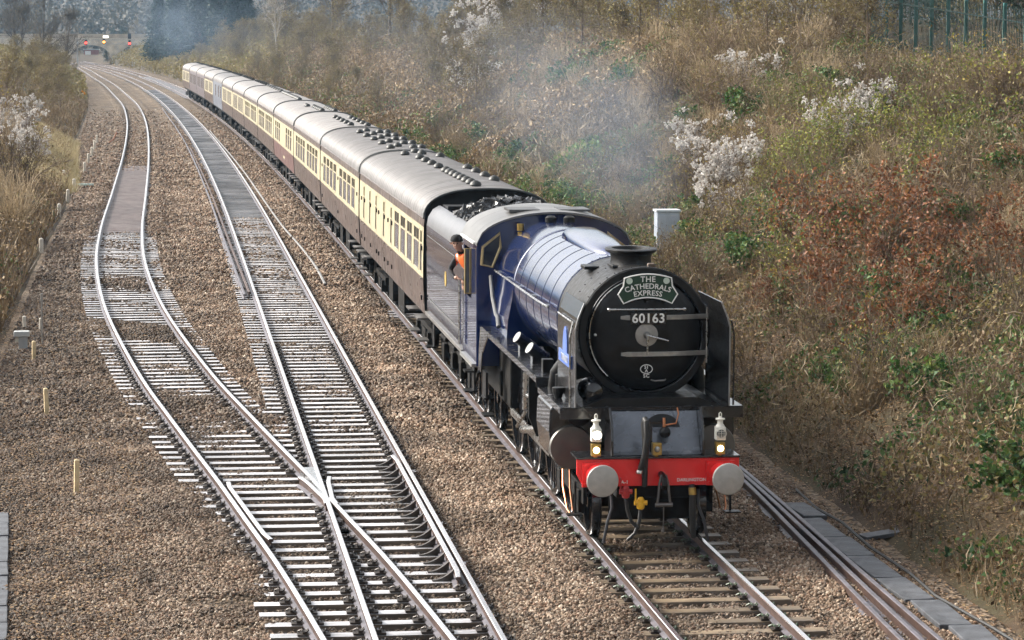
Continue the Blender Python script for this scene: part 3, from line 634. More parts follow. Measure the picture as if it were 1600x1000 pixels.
# handrails along the boiler
for s_ in (-1, 1):
    h = MB(); pts = [(s_ * 1.05, y, 3.0 + .02 * (y < 4)) for y in (3.7, 5, 6.5, 8, 9.5, 10.6)]; h.tube(pts, .018, 8)
    for y in (4.2, 5.8, 7.4, 9.0, 10.3): h.cyl((s_ * .96, y, 3.0), (s_ * 1.07, y, 3.0), .02, n=8)
    h.obj('boiler_handrail', STEEL, LOCO, smooth=True)
    MB().tube([(s_ * 1.16, 9.1, 2.16), (s_ * 1.14, 9.4, 2.3), (s_ * 1.12, 9.8, 2.3), (s_ * 1.12, 10.3, 2.55), (s_ * 1.12, 10.6, 2.9)], .035, 8).obj('steam_pipe', mat('pipe_grey', (.12, .12, .12), .4, var=.2), LOCO, smooth=True)
    MB().tube([(s_ * .96, 2.6, 2.3), (s_ * 1.05, 2.7, 2.15), (s_ * 1.08, 2.75, 1.9)], .10, 12).obj('outside_steam_pipe', SOOT, LOCO, smooth=True)
# smoke deflectors
DFM = mat('deflector_black', (.013, .013, .014), .22, var=.3, coat=.35, rvar=.05)
for s_ in (-1, 1):
    pr = [(1.09, 1.915), (1.095, 3.02), (1.06, 3.16), (.97, 3.38)]
    v = []; th = .008
    for y in (.50, .62, 2.12, 2.25):
        for i, (x, z) in enumerate(pr):
            v.append((s_ * x, y, z))
    n5 = len(pr); f = [(j * n5 + i, j * n5 + i + 1, (j + 1) * n5 + i + 1, (j + 1) * n5 + i) for j in range(3) for i in range(n5 - 1)]
    d = MB().add(v, f).obj('smoke_deflector', DFM, LOCO); so = d.modifiers.new('solid', 'SOLIDIFY'); so.thickness = .014; so.offset = 0
    e = [(s_ * x, .50, z) for x, z in pr]; MB().tube(e, .012, 6).obj('deflector_edge', mat('edge_grey', (.3, .3, .3), .3, .6), d)
    MB().tube([(s_ * 1.16, .56, 1.92), (s_ * 1.165, .56, 2.9), (s_ * 1.12, .56, 3.12)], .014, 6).obj('deflector_handrail', BLACK if s_ > 0 else STEEL, d)
    MB().tube([(s_ * 1.12, .75, 3.10), (s_ * 1.12, 2.1, 3.10)], .014, 6).obj('deflector_handrail', STEEL, d)
    np_ = MB().prism([(.80, 2.42), (2.02, 2.42), (2.02, 2.60), (1.62, 2.60), (1.60, 2.78), (1.52, 2.92), (1.41, 2.97), (1.30, 2.92), (1.22, 2.78), (1.20, 2.60), (.80, 2.60)], 'x', s_ * 1.102, s_ * 1.118).obj('name_plate', NBLUE, d, bevel=.004)
    text('TORNADO', .13, mat('name_letter', (.42, .44, .48), .4), d, (s_ * 1.121, 1.41, 2.51), rot=(R(90), 0, R(-90) if s_ < 0 else R(90)), bold=.015, name='name_lettering')
# lamps fixed on the beam, turbo generator, lubricators
def brass_lamp(x, lit):
    a = MB().box((x, -.02, 1.40), (.13, .12, .17)).box((x, 0, 1.32), (.05, .05, .08)); l_ = a.obj('electric_lamp', BRASS, LOCO, bevel=.008)
    MB().lathe([(-.105, 0), (-.10, .03), (-.085, .042), (-.08, .045)], (x, 0, 1.40), n=16).obj('lamp_lens', mat('lens_lit', (1, .85, .5), .2, emit=((1, .72, .30), 9)) if lit else mat('lens_off', (.4, .4, .38), .1, .6), l_, smooth=True)
brass_lamp(-.88, True); brass_lamp(-.03, False); brass_lamp(.86, True)
tg = MB(); tg.lathe([(.70, 0), (.71, .08), (.74, .13), (.90, .14), (.94, .17), (1.15, .17), (1.2, .1)], (-.80, 0, 2.10), n=24); tg.box((-.8, .95, 1.95), (.2, .35, .1)); tg.obj('turbo_generator', BLACK, LOCO, smooth=True)
for y in (6.3, 4.75):
    a = MB(); ax_ = Vector((-.80, -.22, .55)).normalized(); p0 = Vector((-1.06, y, 2.20)); a.cyl(p0 - ax_ * .16, p0 + ax_ * .16, .095, n=20).box((-1.05, y + .06, 2.11), (.2, .24, .12))
    lb = a.obj('lubricator', BLACK, LOCO, smooth=True)
    c = MB().lathe([(0, .093), (.012, .093), (.014, .06), (.006, .05), (.006, 0)], (0, 0, 0), 'z', 24, sx=1., sy=1.); co = c.obj('lubricator_lid', mat('lid_grey', (.30, .30, .29), .5, var=.1), lb, smooth=True); co.location = p0 + ax_ * .162; co.rotation_euler = ax_.to_track_quat('Z', 'Y').to_euler()
MB().box((-1.08, 3.5, 2.16), (.16, .18, .2)).cyl((-1.05, 2.5, 1.9), (-1.05, 2.5, 2.15), .05, n=12).lathe([(0, .05), (.10, .09), (.16, .09)], (-1.18, 1.6, 1.91), 'z', 12).obj('platform_oil_boxes', SOOT, LOCO, bevel=.01)
# outside cylinders
for s_ in (-1, 1):
    cx_ = s_ * 1.06
    cy = MB(); sec = [(s_ * .60, 1.88), (s_ * 1.20, 1.88), (s_ * 1.33, 1.80), (s_ * 1.345, 1.45), (s_ * 1.30, 1.10), (s_ * 1.15, .92), (s_ * .80, .90), (s_ * .60, 1.0)]
    cy.prism(sec, 'y', 1.35, 2.75); cyl_ = cy.obj('cylinder', BLACK, LOCO, bevel=.03)
    MB().lathe([(1.36, .315), (1.30, .315), (1.275, .30), (1.265, 0)], (s_ * 1.03, 0, 1.24), n=40).obj('cylinder_cover', mat('cylinder_cover_grey', (.14, .135, .125), .4, .6, var=.15, rvar=.1), cyl_, smooth=True)
    MB().lathe([(1.27, .05), (1.22, .045), (1.21, 0)], (s_ * 1.02 + .19, 0, 1.13), n=12).obj('relief_valve', SOOT, cyl_, smooth=True)
    MB().lathe([(1.36, .17), (1.28, .16), (1.26, 0)], (s_ * .92, 0, 1.70), n=24).obj('valve_chest_cover', SOOT, cyl_, smooth=True)
    MB().tube([(s_ * 1.12, 1.5, .9), (s_ * 1.16, 1.2, .7), (s_ * 1.14, .9, .42), (s_ * 1.10, .8, .36)], .014, 6).tube([(s_ * 1.02, 1.5, .9), (s_ * 1.05, 1.25, .65), (s_ * 1.06, .9, .40)], .014, 6).obj('drain_pipes', COPPER, cyl_, smooth=True)
    MB().box((s_ * 1.12, .35, .44), (.22, .18, .02)).box((s_ * 1.10, .40, .66), (.03, .03, .46)).obj('front_step', SOOT, LOCO)
    MB().tube([(s_ * .62, .28, .78), (s_ * .61, .20, .55), (s_ * .68, .16, .36), (s_ * .74, .15, .06)], .022, 6).obj('guard_iron', mat('guard_iron', (.06, .06, .065), .4, .4), LOCO, smooth=True)
MB().box((0, .72, .60), (1.16, .10, .62)).box((0, 1.5, .55), (1.05, 1.4, .3)).obj('bogie_front_stretcher', GRIME, LOCO, bevel=.03)
# wheels
def wheel_mesh(r, spokes, name, rim=.075, w=.13):
    a = MB(); n = 40
    a.lathe([(-w / 2, r - rim), (-w / 2, r), (w / 2 - .03, r), (w / 2 - .02, r + .028), (w / 2, r + .028), (w / 2, r - rim), (-w / 2, r - rim)], (0, 0, 0), 'x', n)
    a.f = [q for q in a.f if len(q) == 4]; a.m = a.m[:len(a.f)]
    a.cyl((-w * .55, 0, 0), (w * .5, 0, 0), r * .17, n=16)
    for k in range(spokes):
        t = 2 * math.pi * k / spokes; c, s__ = math.cos(t), math.sin(t); a.tube([(0, c * r * .14, s__ * r * .14), (0, c * (r - rim * .7), s__ * (r - rim * .7))], [r * .045, r * .032], 5)
    return a.mesh(name, BLACK, True)
WB, WD, WT = wheel_mesh(.483, 10, 'bogie_wheel'), wheel_mesh(1.015, 20, 'driving_wheel', .09), wheel_mesh(.56, 12, 'trailing_wheel')
WTT = wheel_mesh(.635, 12, 'tender_wheel')
def wheels(me, name, r, ys_, parent, oy=0, mirror=True):
    for y in ys_:
        for s_ in (-1, 1):
            o = link(name, me, parent); o.location = (s_ * .75, y - oy, r); o.scale = (s_ * -1. if s_ > 0 else 1., 1, 1); o.rotation_euler = (y * 1.3, 0, 0)
        MB().cyl((-.7, y - oy, r), (.7, y - oy, r), .08, n=10).obj('axle', GRIME, parent)
wheels(WB, 'bogie_wheel', .483, (1.15, 3.05), LOCO); wheels(WD, 'driving_wheel', 1.015, (4.78, 6.99, 9.20), LOCO); wheels(WT, 'trailing_wheel', .56, (12.1,), LOCO)
for s_ in (-1, 1):
    MB().box((s_ * .9, 2.1, .62), (.06, 2.6, .26)).box((s_ * .92, 1.15, .5), (.10, .3, .34)).box((s_ * .92, 3.05, .5), (.10, .3, .34)).obj('bogie_frame', GRIME, LOCO, bevel=.01)
    MB().prism([(4.55, .62), (9.4, .62), (9.4, .76), (4.55, .76)], 'x', s_ * .90 - .02, s_ * .90 + .02).obj('coupling_rod', STEEL, LOCO, bevel=.015)
    a = MB(); a.tube([(s_ * 1.0, 3.6, 1.18), (s_ * 1.0, 6.99, .70)], [.055, .065], 8); a.obj('connecting_rod', STEEL, LOCO)
    MB().box((s_ * 1.03, 3.45, 1.34), (.10, 1.4, .05)).box((s_ * 1.03, 3.45, 1.06), (.10, 1.4, .05)).box((s_ * 1.03, 3.5, 1.2), (.14, .34, .30)).obj('crosshead_and_slide_bars', STEEL, LOCO, bevel=.01)
    MB().prism([(1.0, 2.02), (1.28, 2.02), (1.28, 1.3), (1.16, 1.0), (.98, 1.0)], 'y', s_ and 4.1, 4.18).obj('motion_bracket', SOOT, LOCO) if s_ > 0 else MB().prism([(-1.0, 2.02), (-1.28, 2.02), (-1.28, 1.3), (-1.16, 1.0), (-.98, 1.0)], 'y', 4.1, 4.18).obj('motion_bracket', SOOT, LOCO)
    MB().tube([(s_ * 1.12, 4.3, 1.5), (s_ * 1.12, 5.6, 1.45)], .03, 6).tube([(s_ * 1.13, 5.6, 1.8), (s_ * 1.13, 5.7, 1.2)], .05, 6).tube([(s_ * 1.12, 5.65, 1.2), (s_ * 1.10, 6.99, .75)], .03, 6).obj('valve_gear', STEEL, LOCO, smooth=True)
MB().box((0, 10.0, 1.2), (1.9, 1.7, .9)).box((0, 11.5, 1.05), (2.0, 2.6, .45)).obj('ashpan', GRIME, LOCO, bevel=.04)
MB().box((-1.28, 10.0, 1.05), (.04, .5, .5)).box((-1.24, 9.95, .55), (.18, .44, .03)).box((-1.24, 9.95, .85), (.18, .44, .03)).obj('injector_and_steps', SOOT, LOCO)
# cab
CB = MB(); yf, yr = 10.70, 12.95; CW = 1.345
def roof_z(x): return 3.43 + .55 * math.sqrt(max(0, 1 - (x / 1.36) ** 2)) * (1 - .0 * x)
# front plate with two openings: build as polygons around the spectacle windows
arc = [(x, roof_z(x) - .01) for x in np.linspace(-CW, CW, 21)]
win = [(-1.27, 3.09), (-1.25, 3.40), (-.95, 3.64), (-.94, 3.40), (-1.08, 3.05)]
CB.prism([(-CW, 1.30), (CW, 1.30)] + [(x, z) for x, z in reversed(arc)], 'y', yf, yf + .03)
# side sheets with window opening
for s_ in (-1, 1):
    x0, x1 = s_ * CW - .012, s_ * CW + .012
    CB.prism([(yf + .03, 1.30), (yr, 1.30), (yr, 2.42), (yf + .03, 2.42)], 'x', min(x0, x1), max(x0, x1))
    CB.prism([(yf + .03, 2.42), (11.55, 2.42), (11.55, 3.42), (yf + .03, 3.42)], 'x', min(x0, x1), max(x0, x1))
    CB.prism([(12.75, 2.42), (yr, 2.42), (yr, 3.42), (12.75, 3.42)], 'x', min(x0, x1), max(x0, x1))
    CB.prism([(11.55, 3.30), (12.75, 3.30), (12.75, 3.42), (11.55, 3.42)], 'x', min(x0, x1), max(x0, x1))
cab = CB.obj('cab', BLUE, LOCO, bevel=.006)
for s_ in (-1, 1):
    w_ = [(s_ * -x, z) for x, z in win]; MB().prism(w_, 'y', yf - .012, yf + .0).obj('front_window', GLASSD, cab)
    loop = [(a_[0], yf - .018, a_[1]) for a_ in w_]; loop += loop[:2]
    MB().tube(loop, .028, 6).obj('front_window_frame', TRIM, cab)
rf = MB(); rp_ = [(x, roof_z(x)) for x in np.linspace(-1.37, 1.37, 29)]; rp2 = [(x, z + .035) for x, z in rp_]; rf.strip(rp2, [yf - .10, 11.5, yr + .28]); rf.strip(rp_, [yf - .10, yr + .28])
k_ = len(rp_)
for y in (yf - .10, yr + .28): rf.add([(x, y, z) for x, z in rp_] + [(x, y, z) for x, z in rp2], [(i, i + 1, k_ + i + 1, k_ + i) for i in range(k_ - 1)])
rof = rf.obj('cab_roof', ROOFC, cab, smooth=True)
vn = MB()
for x, y in ((-.45, 11.6), (.45, 11.6)): vn.box((x, y, roof_z(x) + .05), (.55, .8, .04))
for y in (11.0, 12.2): vn.strip([(x, roof_z(x) + .05) for x in np.linspace(-1.3, 1.3, 21)], [y, y + .04])
vn.obj('roof_ventilator', mat('roof_dark', (.07, .07, .07), .4, var=.3), cab)
MB().box((-1.36, 11.9, 3.46), (.10, 2.1, .03)).obj('rain_gutter', WHITE, cab)
ws = MB(); ws.box((-1.405, 11.70, 2.90), (.09, .012, .80)); wsg = ws.obj('side_glass', mat('side_glass', (.15, .16, .17), .08, var=.1, coat=.5), cab)
lp = [(-1.36, 11.69, 2.5), (-1.455, 11.69, 2.5), (-1.455, 11.69, 3.3), (-1.36, 11.69, 3.3), (-1.36, 11.69, 2.5), (-1.455, 11.69, 2.5)]; MB().tube(lp, .02, 5).obj('side_glass_frame', TRIM, cab)
MB().box((0, 11.9, 1.70), (2.6, 2.3, .06)).obj('cab_floor', mat('floor_wood', (.10, .07, .05), .8), cab)
MB().box((0, 10.95, 2.5), (1.9, .35, 1.5)).obj('boiler_backhead', GRIME, cab, bevel=.05)
for y in (12.88, 13.02): MB().tube([(-1.42, y, 1.45), (-1.42, y, 2.55)], .018, 6).obj('cab_handrail', STEEL, cab)
MB().box((-1.36, 12.0, 1.28), (.10, 2.0, .06)).obj('cab_footplate_edge', DULLST, cab)
for s_ in (-1, 1): MB().box((s_ * 1.25, 12.75, .62), (.22, .4, .03)).box((s_ * 1.25, 12.75, .98), (.22, .4, .03)).box((s_ * 1.18, 12.75, .95), (.03, .4, .75)).obj('cab_steps', SOOT, LOCO)

# ------------------------------------------------------------------ train headboard and white lamps (lifted on and off)
HB = thing('headboard', 'dark green curved headboard reading THE CATHEDRALS EXPRESS on the smokebox door', 'headboard', (0, .96, 3.36))
pts = [(-.335, .325)] + [(x, .325 + .055 * (1 - (x / .335) ** 2)) for x in np.linspace(-.25, .25, 7)] + [(.335, .325), (.35, .21), (.425, .095), (.345, -.035)] + [(x, -.035 + .085 * (1 - (x / .345) ** 2)) for x in np.linspace(.25, -.25, 7)] + [(-.345, -.035), (-.425, .095), (-.35, .21)]
MB().prism(pts, 'y', 0, .02).obj('board', HBGREEN, HB)
MB().tube([(x, -.004, z) for x, z in pts + pts[:2]], .011, 6).obj('border', WHITE, HB)
text('THE', .112, WHITE, HB, (0, -.006, .305), bold=.012, spacing=1.1); text('CATHEDRALS', .106, WHITE, HB, (0, -.006, .208), bold=.012, arc=.95, spacing=1.04); text('EXPRESS', .104, WHITE, HB, (0, -.006, .112), bold=.012, arc=.95, spacing=1.08)
for x in (-.265, .265): MB().lathe([(0, .046), (-.008, .045), (-.009, 0)], (x, -.002, .285), n=20).obj('round_badge', mat('badge_pale', (.62, .72, .62), .4), HB)
MB().box((0, .05, .0), (.05, .12, .04)).obj('bracket', SOOT, HB)
def head_lamp(x, lit, label):
    t = thing('head_lamp', label, 'lamp', (x, -.03, 1.50), group='white head lamps above the buffer beam')
    t.scale = (.9, .9, .80)
    MB().box((0, 0, .135), (.155, .16, .23)).obj('body', CREAMW, t, bevel=.012)
    MB().lathe([(.25, .075), (.28, .06), (.30, .045), (.36, .042), (.375, .075), (.395, .072), (.40, .03), (.43, .018)], (0, 0, 0), 'z', 20).obj('chimney_cap', CREAMW, t, smooth=True)
    MB().tube([(-.02, 0, .42), (-.018, 0, .48), (0, 0, .50), (.018, 0, .48), (.02, 0, .42)], .009, 6).obj('handle', CREAMW, t)
    MB().lathe([(-.112, 0), (-.108, .04), (-.095, .066), (-.08, .07)], (0, 0, .14), n=24).obj('lens', mat('lens_bright', (1, .95, .8), .2, emit=((1, .92, .72), 22)) if lit else mat('lens_dark', (.10, .11, .10), .08, .2, coat=.6), t, smooth=True)
    if not lit:
        g = MB()
        for k in (-.04, 0, .04): g.box((k, -.114, .14), (.006, .006, .12)).box((0, -.114, .14 + k), (.12, .006, .006))
        g.obj('lens_grille', CREAMW, t)
    MB().lathe([(-.082, .085), (-.098, .085), (-.098, .070), (-.082, .07)], (0, 0, .14), n=24).obj('lens_rim', CREAMW, t)
head_lamp(-.88, True, 'lit white head lamp over the buffer nearest the middle track'); head_lamp(.86, False, 'unlit white head lamp over the buffer beside the grassy bank')

# ------------------------------------------------------------------ tender
TD = thing('tender', 'dark blue coal tender between the locomotive and the coaches', 'tender', (0, 13.1, 0))
L0, L1 = 0.1, 7.35
tb = MB(); pf = [(-1.32, 1.34), (-1.335, 2.2), (-1.335, 3.12), (-1.30, 3.30), (-1.20, 3.46), (-1.08, 3.53)]
pf2 = pf + [(-1.05, 3.50), (-1.05, 2.6), (1.05, 2.6), (1.05, 3.50)] + [(-x, z) for x, z in reversed(pf)]
tb.prism(pf2, 'y', L0, L1 - 1.6)
pf3 = pf + [(-x, z) for x, z in reversed(pf)]; tb.prism(pf3, 'y', L1 - 1.6 + .004, L1)
tb.obj('body', TBLUE, TD, smooth=True)
MB().strip([(-1.335, 3.13), (-1.303, 3.303), (-1.203, 3.463), (-1.08, 3.535), (-1.04, 3.535)], [L0 + .02, L1 - .02]).strip([(1.335, 3.13), (1.303, 3.303), (1.203, 3.463), (1.08, 3.535), (1.04, 3.535)], [L0 + .02, L1 - .02]).obj('top_shoulder', mat('tender_shoulder', (.20, .20, .21), .3, .4, var=.12), TD, smooth=True)
MB().box((0, L1 - .8, 3.545), (2.0, 1.55, .03)).box((0, L1 - 1.62, 3.58), (2.1, .04, .08)).obj('rear_tank_top', SOOT, TD, bevel=.01)
g_ = np.random.default_rng(5); cm = MB()
base = [(x, y, 3.26 + .56 * max(0, 1 - (x / 1.1) ** 2) ** .5 * (.75 + .25 * math.sin(y * 2))) for y in np.linspace(.3, 5.6, 20) for x in np.linspace(-1.03, 1.03, 12)]
cm.add(base, [(j * 12 + i, j * 12 + i + 1, (j + 1) * 12 + i + 1, (j + 1) * 12 + i) for j in range(19) for i in range(11)])
for k in range(900):
    x = g_.uniform(-1.0, 1.0); y = g_.uniform(.35, 5.6); z = 3.27 + .56 * max(0, 1 - (x / 1.1) ** 2) ** .5 * (.75 + .25 * math.sin(y * 2)); r_k = g_.uniform(.05, .13)
    d = g_.normal(size=(8, 3)); d /= np.linalg.norm(d, axis=1)[:, None]
    q = [(-1, -1, -1), (1, -1, -1), (1, 1, -1), (-1, 1, -1), (-1, -1, 1), (1, -1, 1), (1, 1, 1), (-1, 1, 1)]
    M_ = Matrix.Rotation(g_.uniform(0, 6), 3, Vector(d[0]))
    cm.add([Vector((x, y, z)) + M_ @ Vector([c * r_k * g_.uniform(.4, .9) for c in p]) for p in q], [(0, 3, 2, 1), (4, 5, 6, 7), (0, 1, 5, 4), (1, 2, 6, 5), (2, 3, 7, 6), (3, 0, 4, 7)])
tag(cm.obj('coal', COALM, TD), kind='stuff')
MB().box((0, 3.7, 1.29), (2.74, 7.3, .07)).obj('tender_running_plate', mat('worn_plate', (.20, .19, .18), .4, .4, var=.3), TD, bevel=.006)
MB().box((0, 3.7, 1.05), (1.9, 7.1, .4)).obj('tender_frame', GRIME, TD)
for s_ in (-1, 1):
    MB().prism([(.2, 1.25), (7.1, 1.25), (7.1, .95), (6.4, .62), (.9, .62), (.2, .95)], 'x', s_ * 1.0 - .02, s_ * 1.0 + .02).obj('side_frame', GRIME, TD)
    for y in (1.0, 2.6, 4.2, 5.9): MB().box((s_ * 1.07, y, .64), (.12, .34, .34)).box((s_ * 1.09, y, .92), (.10, 1.0, .08)).obj('axle_box', GRIME, TD, bevel=.02)
    MB().box((s_ * 1.27, 7.1, .6), (.2, .35, .03)).box((s_ * 1.2, 7.1, .92), (.03, .35, .64)).obj('step', SOOT, TD)
    MB().tube([(s_ * 1.39, .2, 1.5), (s_ * 1.39, .2, 2.6)], .016, 6).obj('handrail', STEEL, TD)
    MB().strip([(s_ * 1.339, 2.92), (s_ * 1.339, 2.935)], [.3, 7.2]).strip([(s_ * 1.336, 1.62), (s_ * 1.336, 1.635)], [.3, 7.2]).obj('lining', mat('lining_dim', (.22, .21, .18), .4), TD)
    cr = MB().lathe([(0, .15), (.004, .15), (.005, .12), (.005, 0)], (0, 0, 0), 'x', 24); co = cr.obj('round_emblem', mat('emblem_gold', (.55, .38, .10), .4, .3), TD); co.location = (s_ * 1.338, 3.3, 2.35); co.scale = (s_, 1, 1)
wheels(WTT, 'wheel', .635, (1.0, 2.6, 4.2, 5.9), TD)

# ------------------------------------------------------------------ coaches
CL = 19.55; HX = 1.375
def side_x(z): return float(np.interp(z, [1.2, 1.9, 2.3, 3.05, 3.25], [1.335, HX, HX, 1.36, 1.335]))
_cache = {}
def cmesh(key, fn):
    if key not in _cache: _cache[key] = fn()
    return _cache[key]
def wall_quads(y0, y1, z0, z1, side=-1):
    zs = sorted({z0, z1} | {z for z in (1.9, 2.3) if z0 < z < z1})
    a = MB(); a.add([(side * side_x(z), y, z) for y in (y0, y1) for z in zs], [(i, i + 1, len(zs) + i + 1, len(zs) + i) for i in range(len(zs) - 1)]); return a
ZB, ZW, ZS, ZH, ZC, ZE = 1.22, 1.98, 2.07, 2.97, 3.06, 3.24
def roof_prof():
    P = []
    for t in np.linspace(0, math.pi, 25):
        c = math.cos(t); s__ = math.sin(t); P.append((-1.345 * math.copysign(abs(c) ** .8, c), ZE + .60 * s__ ** .85))
    return P
def roof_mesh(ribs, m):
    a = MB(); ysr = []
    if ribs:
        y = 0.
        while y < CL - .1: ysr += [(y, 0), (y + .20, .0), (y + .235, .012), (y + .30, .012), (y + .335, 0)]; y += .47
        ysr.append((CL, 0))
    else: ysr = [(y, 0) for y in np.linspace(0, CL, 9)]
    P = roof_prof(); n = len(P); v = []
    for y, h in ysr: v += [(x * (1 + h), y, z + h) for x, z in P]
    a.add(v, [(j * n + i, j * n + i + 1, (j + 1) * n + i + 1, (j + 1) * n + i) for j in range(len(ysr) - 1) for i in range(n - 1)])
    return a.mesh('roof', m, True)
def vent_mesh(): return MB().lathe([(0, .12), (.05, .12), (.06, .135), (.11, .11), (.15, .05), (.16, 0)], (0, 0, 0), 'z', 12).mesh('roof_vent', VENTM, True)
def window_mesh(w):
    a = MB(); h = ZH - ZS; x = -(HX + .004); f = .022
    def bx(y0, y1, z0, z1, xx=x): a.add([(-(side_x(z) + d), y, z) for y in (y0, y1) for z in (z0, z1) for d in (.008, -.012)], [(0, 1, 3, 2), (4, 6, 7, 5), (0, 4, 5, 1), (2, 3, 7, 6), (0, 2, 6, 4), (1, 5, 7, 3)])
    bx(0, f, ZS, ZH); bx(w - f, w, ZS, ZH); bx(f, w - f, ZS, ZS + f); bx(f, w - f, ZH - f, ZH); bx(f, w - f, ZH - .30, ZH - .265); bx(w / 2 - .012, w / 2 + .012, ZH - .265, ZH - f)
    return a.mesh('window', CREAM)
def pane_mesh(w, z0, z1, m, nm): return MB().add([(-(side_x(z) - .006), y, z) for y in (0.02, w - .02) for z in (z0, z1)], [(0, 1, 3, 2)]).mesh(nm, m)
def bogie_parts(par, y):
    b = MB()
    for s_ in (-1, 1):
        b.box((s_ * .98, y, .62), (.10, 3.3, .20)); b.box((s_ * 1.0, y, .50), (.14, .9, .22))
        for d in (-1.3, 1.3): b.box((s_ * 1.03, y + d, .48), (.16, .30, .30))
    b.box((0, y, .6), (1.9, .5, .25)); bo = b.obj('bogie', GRIME, par)
    for d in (-1.3, 1.3):
        w = cmesh('cwheel', lambda: MB().cyl((-.76, 0, 0), (-.63, 0, 0), .46, n=20).cyl((.63, 0, 0), (.76, 0, 0), .46, n=20).cyl((-.6, 0, 0), (.6, 0, 0), .08, n=8).mesh('wheel', GRIME, True))
        o = link('wheel', w, bo); o.location = (0, y + d, .46)
def coach(idx, wins, doors, upper, lower, roofm, ribs, vents, label, detail, panels=(), vans=()):
    y0 = 20.85 + 20.0 * idx; ym_ = y0 + CL / 2
    ang = math.atan2(-(xT(y0 + 17) - xT(y0 + 2.5)), 14.5)
    t = thing('railway_coach', label, 'coach', (xT(y0), y0, 0), ang, 'coaches of the train')
    wall_l = wall_quads(0, CL, ZB, ZW); wall_l.v, wall_l.f, wall_l.m = list(wall_l.v), list(wall_l.f), list(wall_l.m)
    r = wall_quads(0, CL, ZB, ZW, 1); wall_l.add(r.v, r.f); wall_l.box((0, CL / 2, ZB + .02), (2.6, CL - .05, .03)); wall_l.obj('lower_body', lower, t)
    u = wall_quads(0, CL, ZW, ZS); r = wall_quads(0, CL, ZH, ZC); u.add(r.v, r.f); r = wall_quads(0, CL, ZW, ZC, 1); u.add(r.v, r.f)
    cuts = sorted([(a, a + w) for a, w in wins]); y = 0
    for a, b_ in cuts + [(CL, CL)]:
        if a > y + .001: r = wall_quads(y, a, ZS, ZH); u.add(r.v, r.f)
        y = b_
    u.obj('upper_body', upper, t)
    r = wall_quads(0, CL, ZC, ZE); r.v = [(x - .004, y_, z) for x, y_, z in r.v]; q = wall_quads(0, CL, ZC, ZE, 1); r.add(q.v, q.f); r.obj('cantrail', BROWN if upper is CREAM else lower, t)
    MB().tube([(-1.352, .05, ZE), (-1.352, CL - .05, ZE)], .022, 5).obj('gutter', BROWN, t)
    link('roof', cmesh(('roof', ribs, roofm.name), lambda: roof_mesh(ribs, roofm)), t)
    # ends
    e = MB(); pr = [(-1.335, ZB), (-HX, 2.1), (-1.345, ZE)] + [(x, z) for x, z in roof_prof()[1:-1]] + [(1.345, ZE), (HX, 2.1), (1.335, ZB)]
    for y in (.012, CL - .012): MB().add([(x * .998, y, z - .004) for x, z in pr], [tuple(range(len(pr)))]).obj('end_panel', GRIME, t)
    MB().box((0, -.11, 2.25), (1.15, .24, 2.1)).box((0, CL + .1, 2.25), (1.15, .20, 2.1)).obj('gangway', RUBBER, t, bevel=.03)
    rim = [(x * 1.004, -.0, z + .012) for x, z in roof_prof()]; MB().tube(rim, .028, 6).tube([(x, CL, z) for x, _, z in rim], .028, 6).obj('roof_end_strip', VENTM, t)
    for a, w in wins:
        if upper is not CREAM or detail < 1:
            o = link('window', cmesh(('pane', w), lambda: pane_mesh(w, ZS, ZH, PANE, 'window')), t); o.location = (0, a, 0); continue
        o = link('window', cmesh(('win', w), lambda: window_mesh(w)), t); o.location = (0, a, 0)
        link('pane', cmesh(('pl', w), lambda: pane_mesh(w, ZS + .02, ZH - .28, PANE, 'pane')), o)
        link('ventilator_pane', cmesh(('pv', w), lambda: pane_mesh(w, ZH - .28, ZH - .02, PANEV, 'ventilator_pane')), o)
    for d in doors:
        if detail < 1: break
        dm_ = MB()
        for yy in (d, d + .66): dm_.add([(-(side_x(z) + .003), q, z) for q in (yy, yy + .018) for z in (ZB + .03, ZC - .02)], [(0, 1, 3, 2)])
        do = dm_.obj('door', GRIME, t)
        MB().box((-(HX + .02), d + .08, 1.95), (.03, .10, .03)).obj('door_handle', STEEL, do)
        if detail > 1:
            MB().box((-(HX + .012), d - .01, 1.55), (.03, .05, .10)).box((-(HX + .012), d - .01, 2.6), (.03, .05, .10)).obj('door_hinge', GRIME, do)
    for (a, w) in vans:
        o = MB().add([(-(side_x(z) + .006), yy, z) for yy in (a, a + w) for z in (ZS + .05, ZH - .05)], [(0, 1, 3, 2)]).obj('window', PANEV, t)
    for (a, w) in panels: MB().add([(-(side_x(z) + .006), yy, z) for yy in (a, a + w) for z in (ZW - .5, ZH)], [(0, 1, 3, 2)]).obj('cream_panel', CREAM, t)
    if detail:
        vm_ = cmesh('vent', vent_mesh)
        for x, y in vents:
            o = link('roof_vent', vm_, t); zz = ZE + .60 * max(0., 1 - (abs(x) / 1.345) ** 2.5) ** .47; o.location = (x, y, zz - .02)
    else:
        a = MB()
        for x, y in vents: a.box((x, y, ZE + .60 * max(0., 1 - (abs(x) / 1.345) ** 2.5) ** .47 + .05), (.26, .3, .14))
        if vents: a.obj('roof_vents', VENTM, t)
    uf = MB(); uf.box((0, CL / 2, 1.10), (2.3, CL - .2, .20)); uf.box((-.9, CL * .42, .75), (.5, 1.7, .5)).box((-.9, CL * .58, .75), (.5, 1.2, .55)).box((.9, CL * .5, .75), (.5, 2.4, .5))
    for s_ in (-1, 1): uf.tube([(s_ * .85, 5.2, 1.05), (s_ * .85, 7.4, .58), (s_ * .85, 12.2, .58), (s_ * .85, 14.4, 1.05)], .04, 5)
    uf.obj('underframe', GRIME, t); bogie_parts(t, 3.2); bogie_parts(t, CL - 3.2)
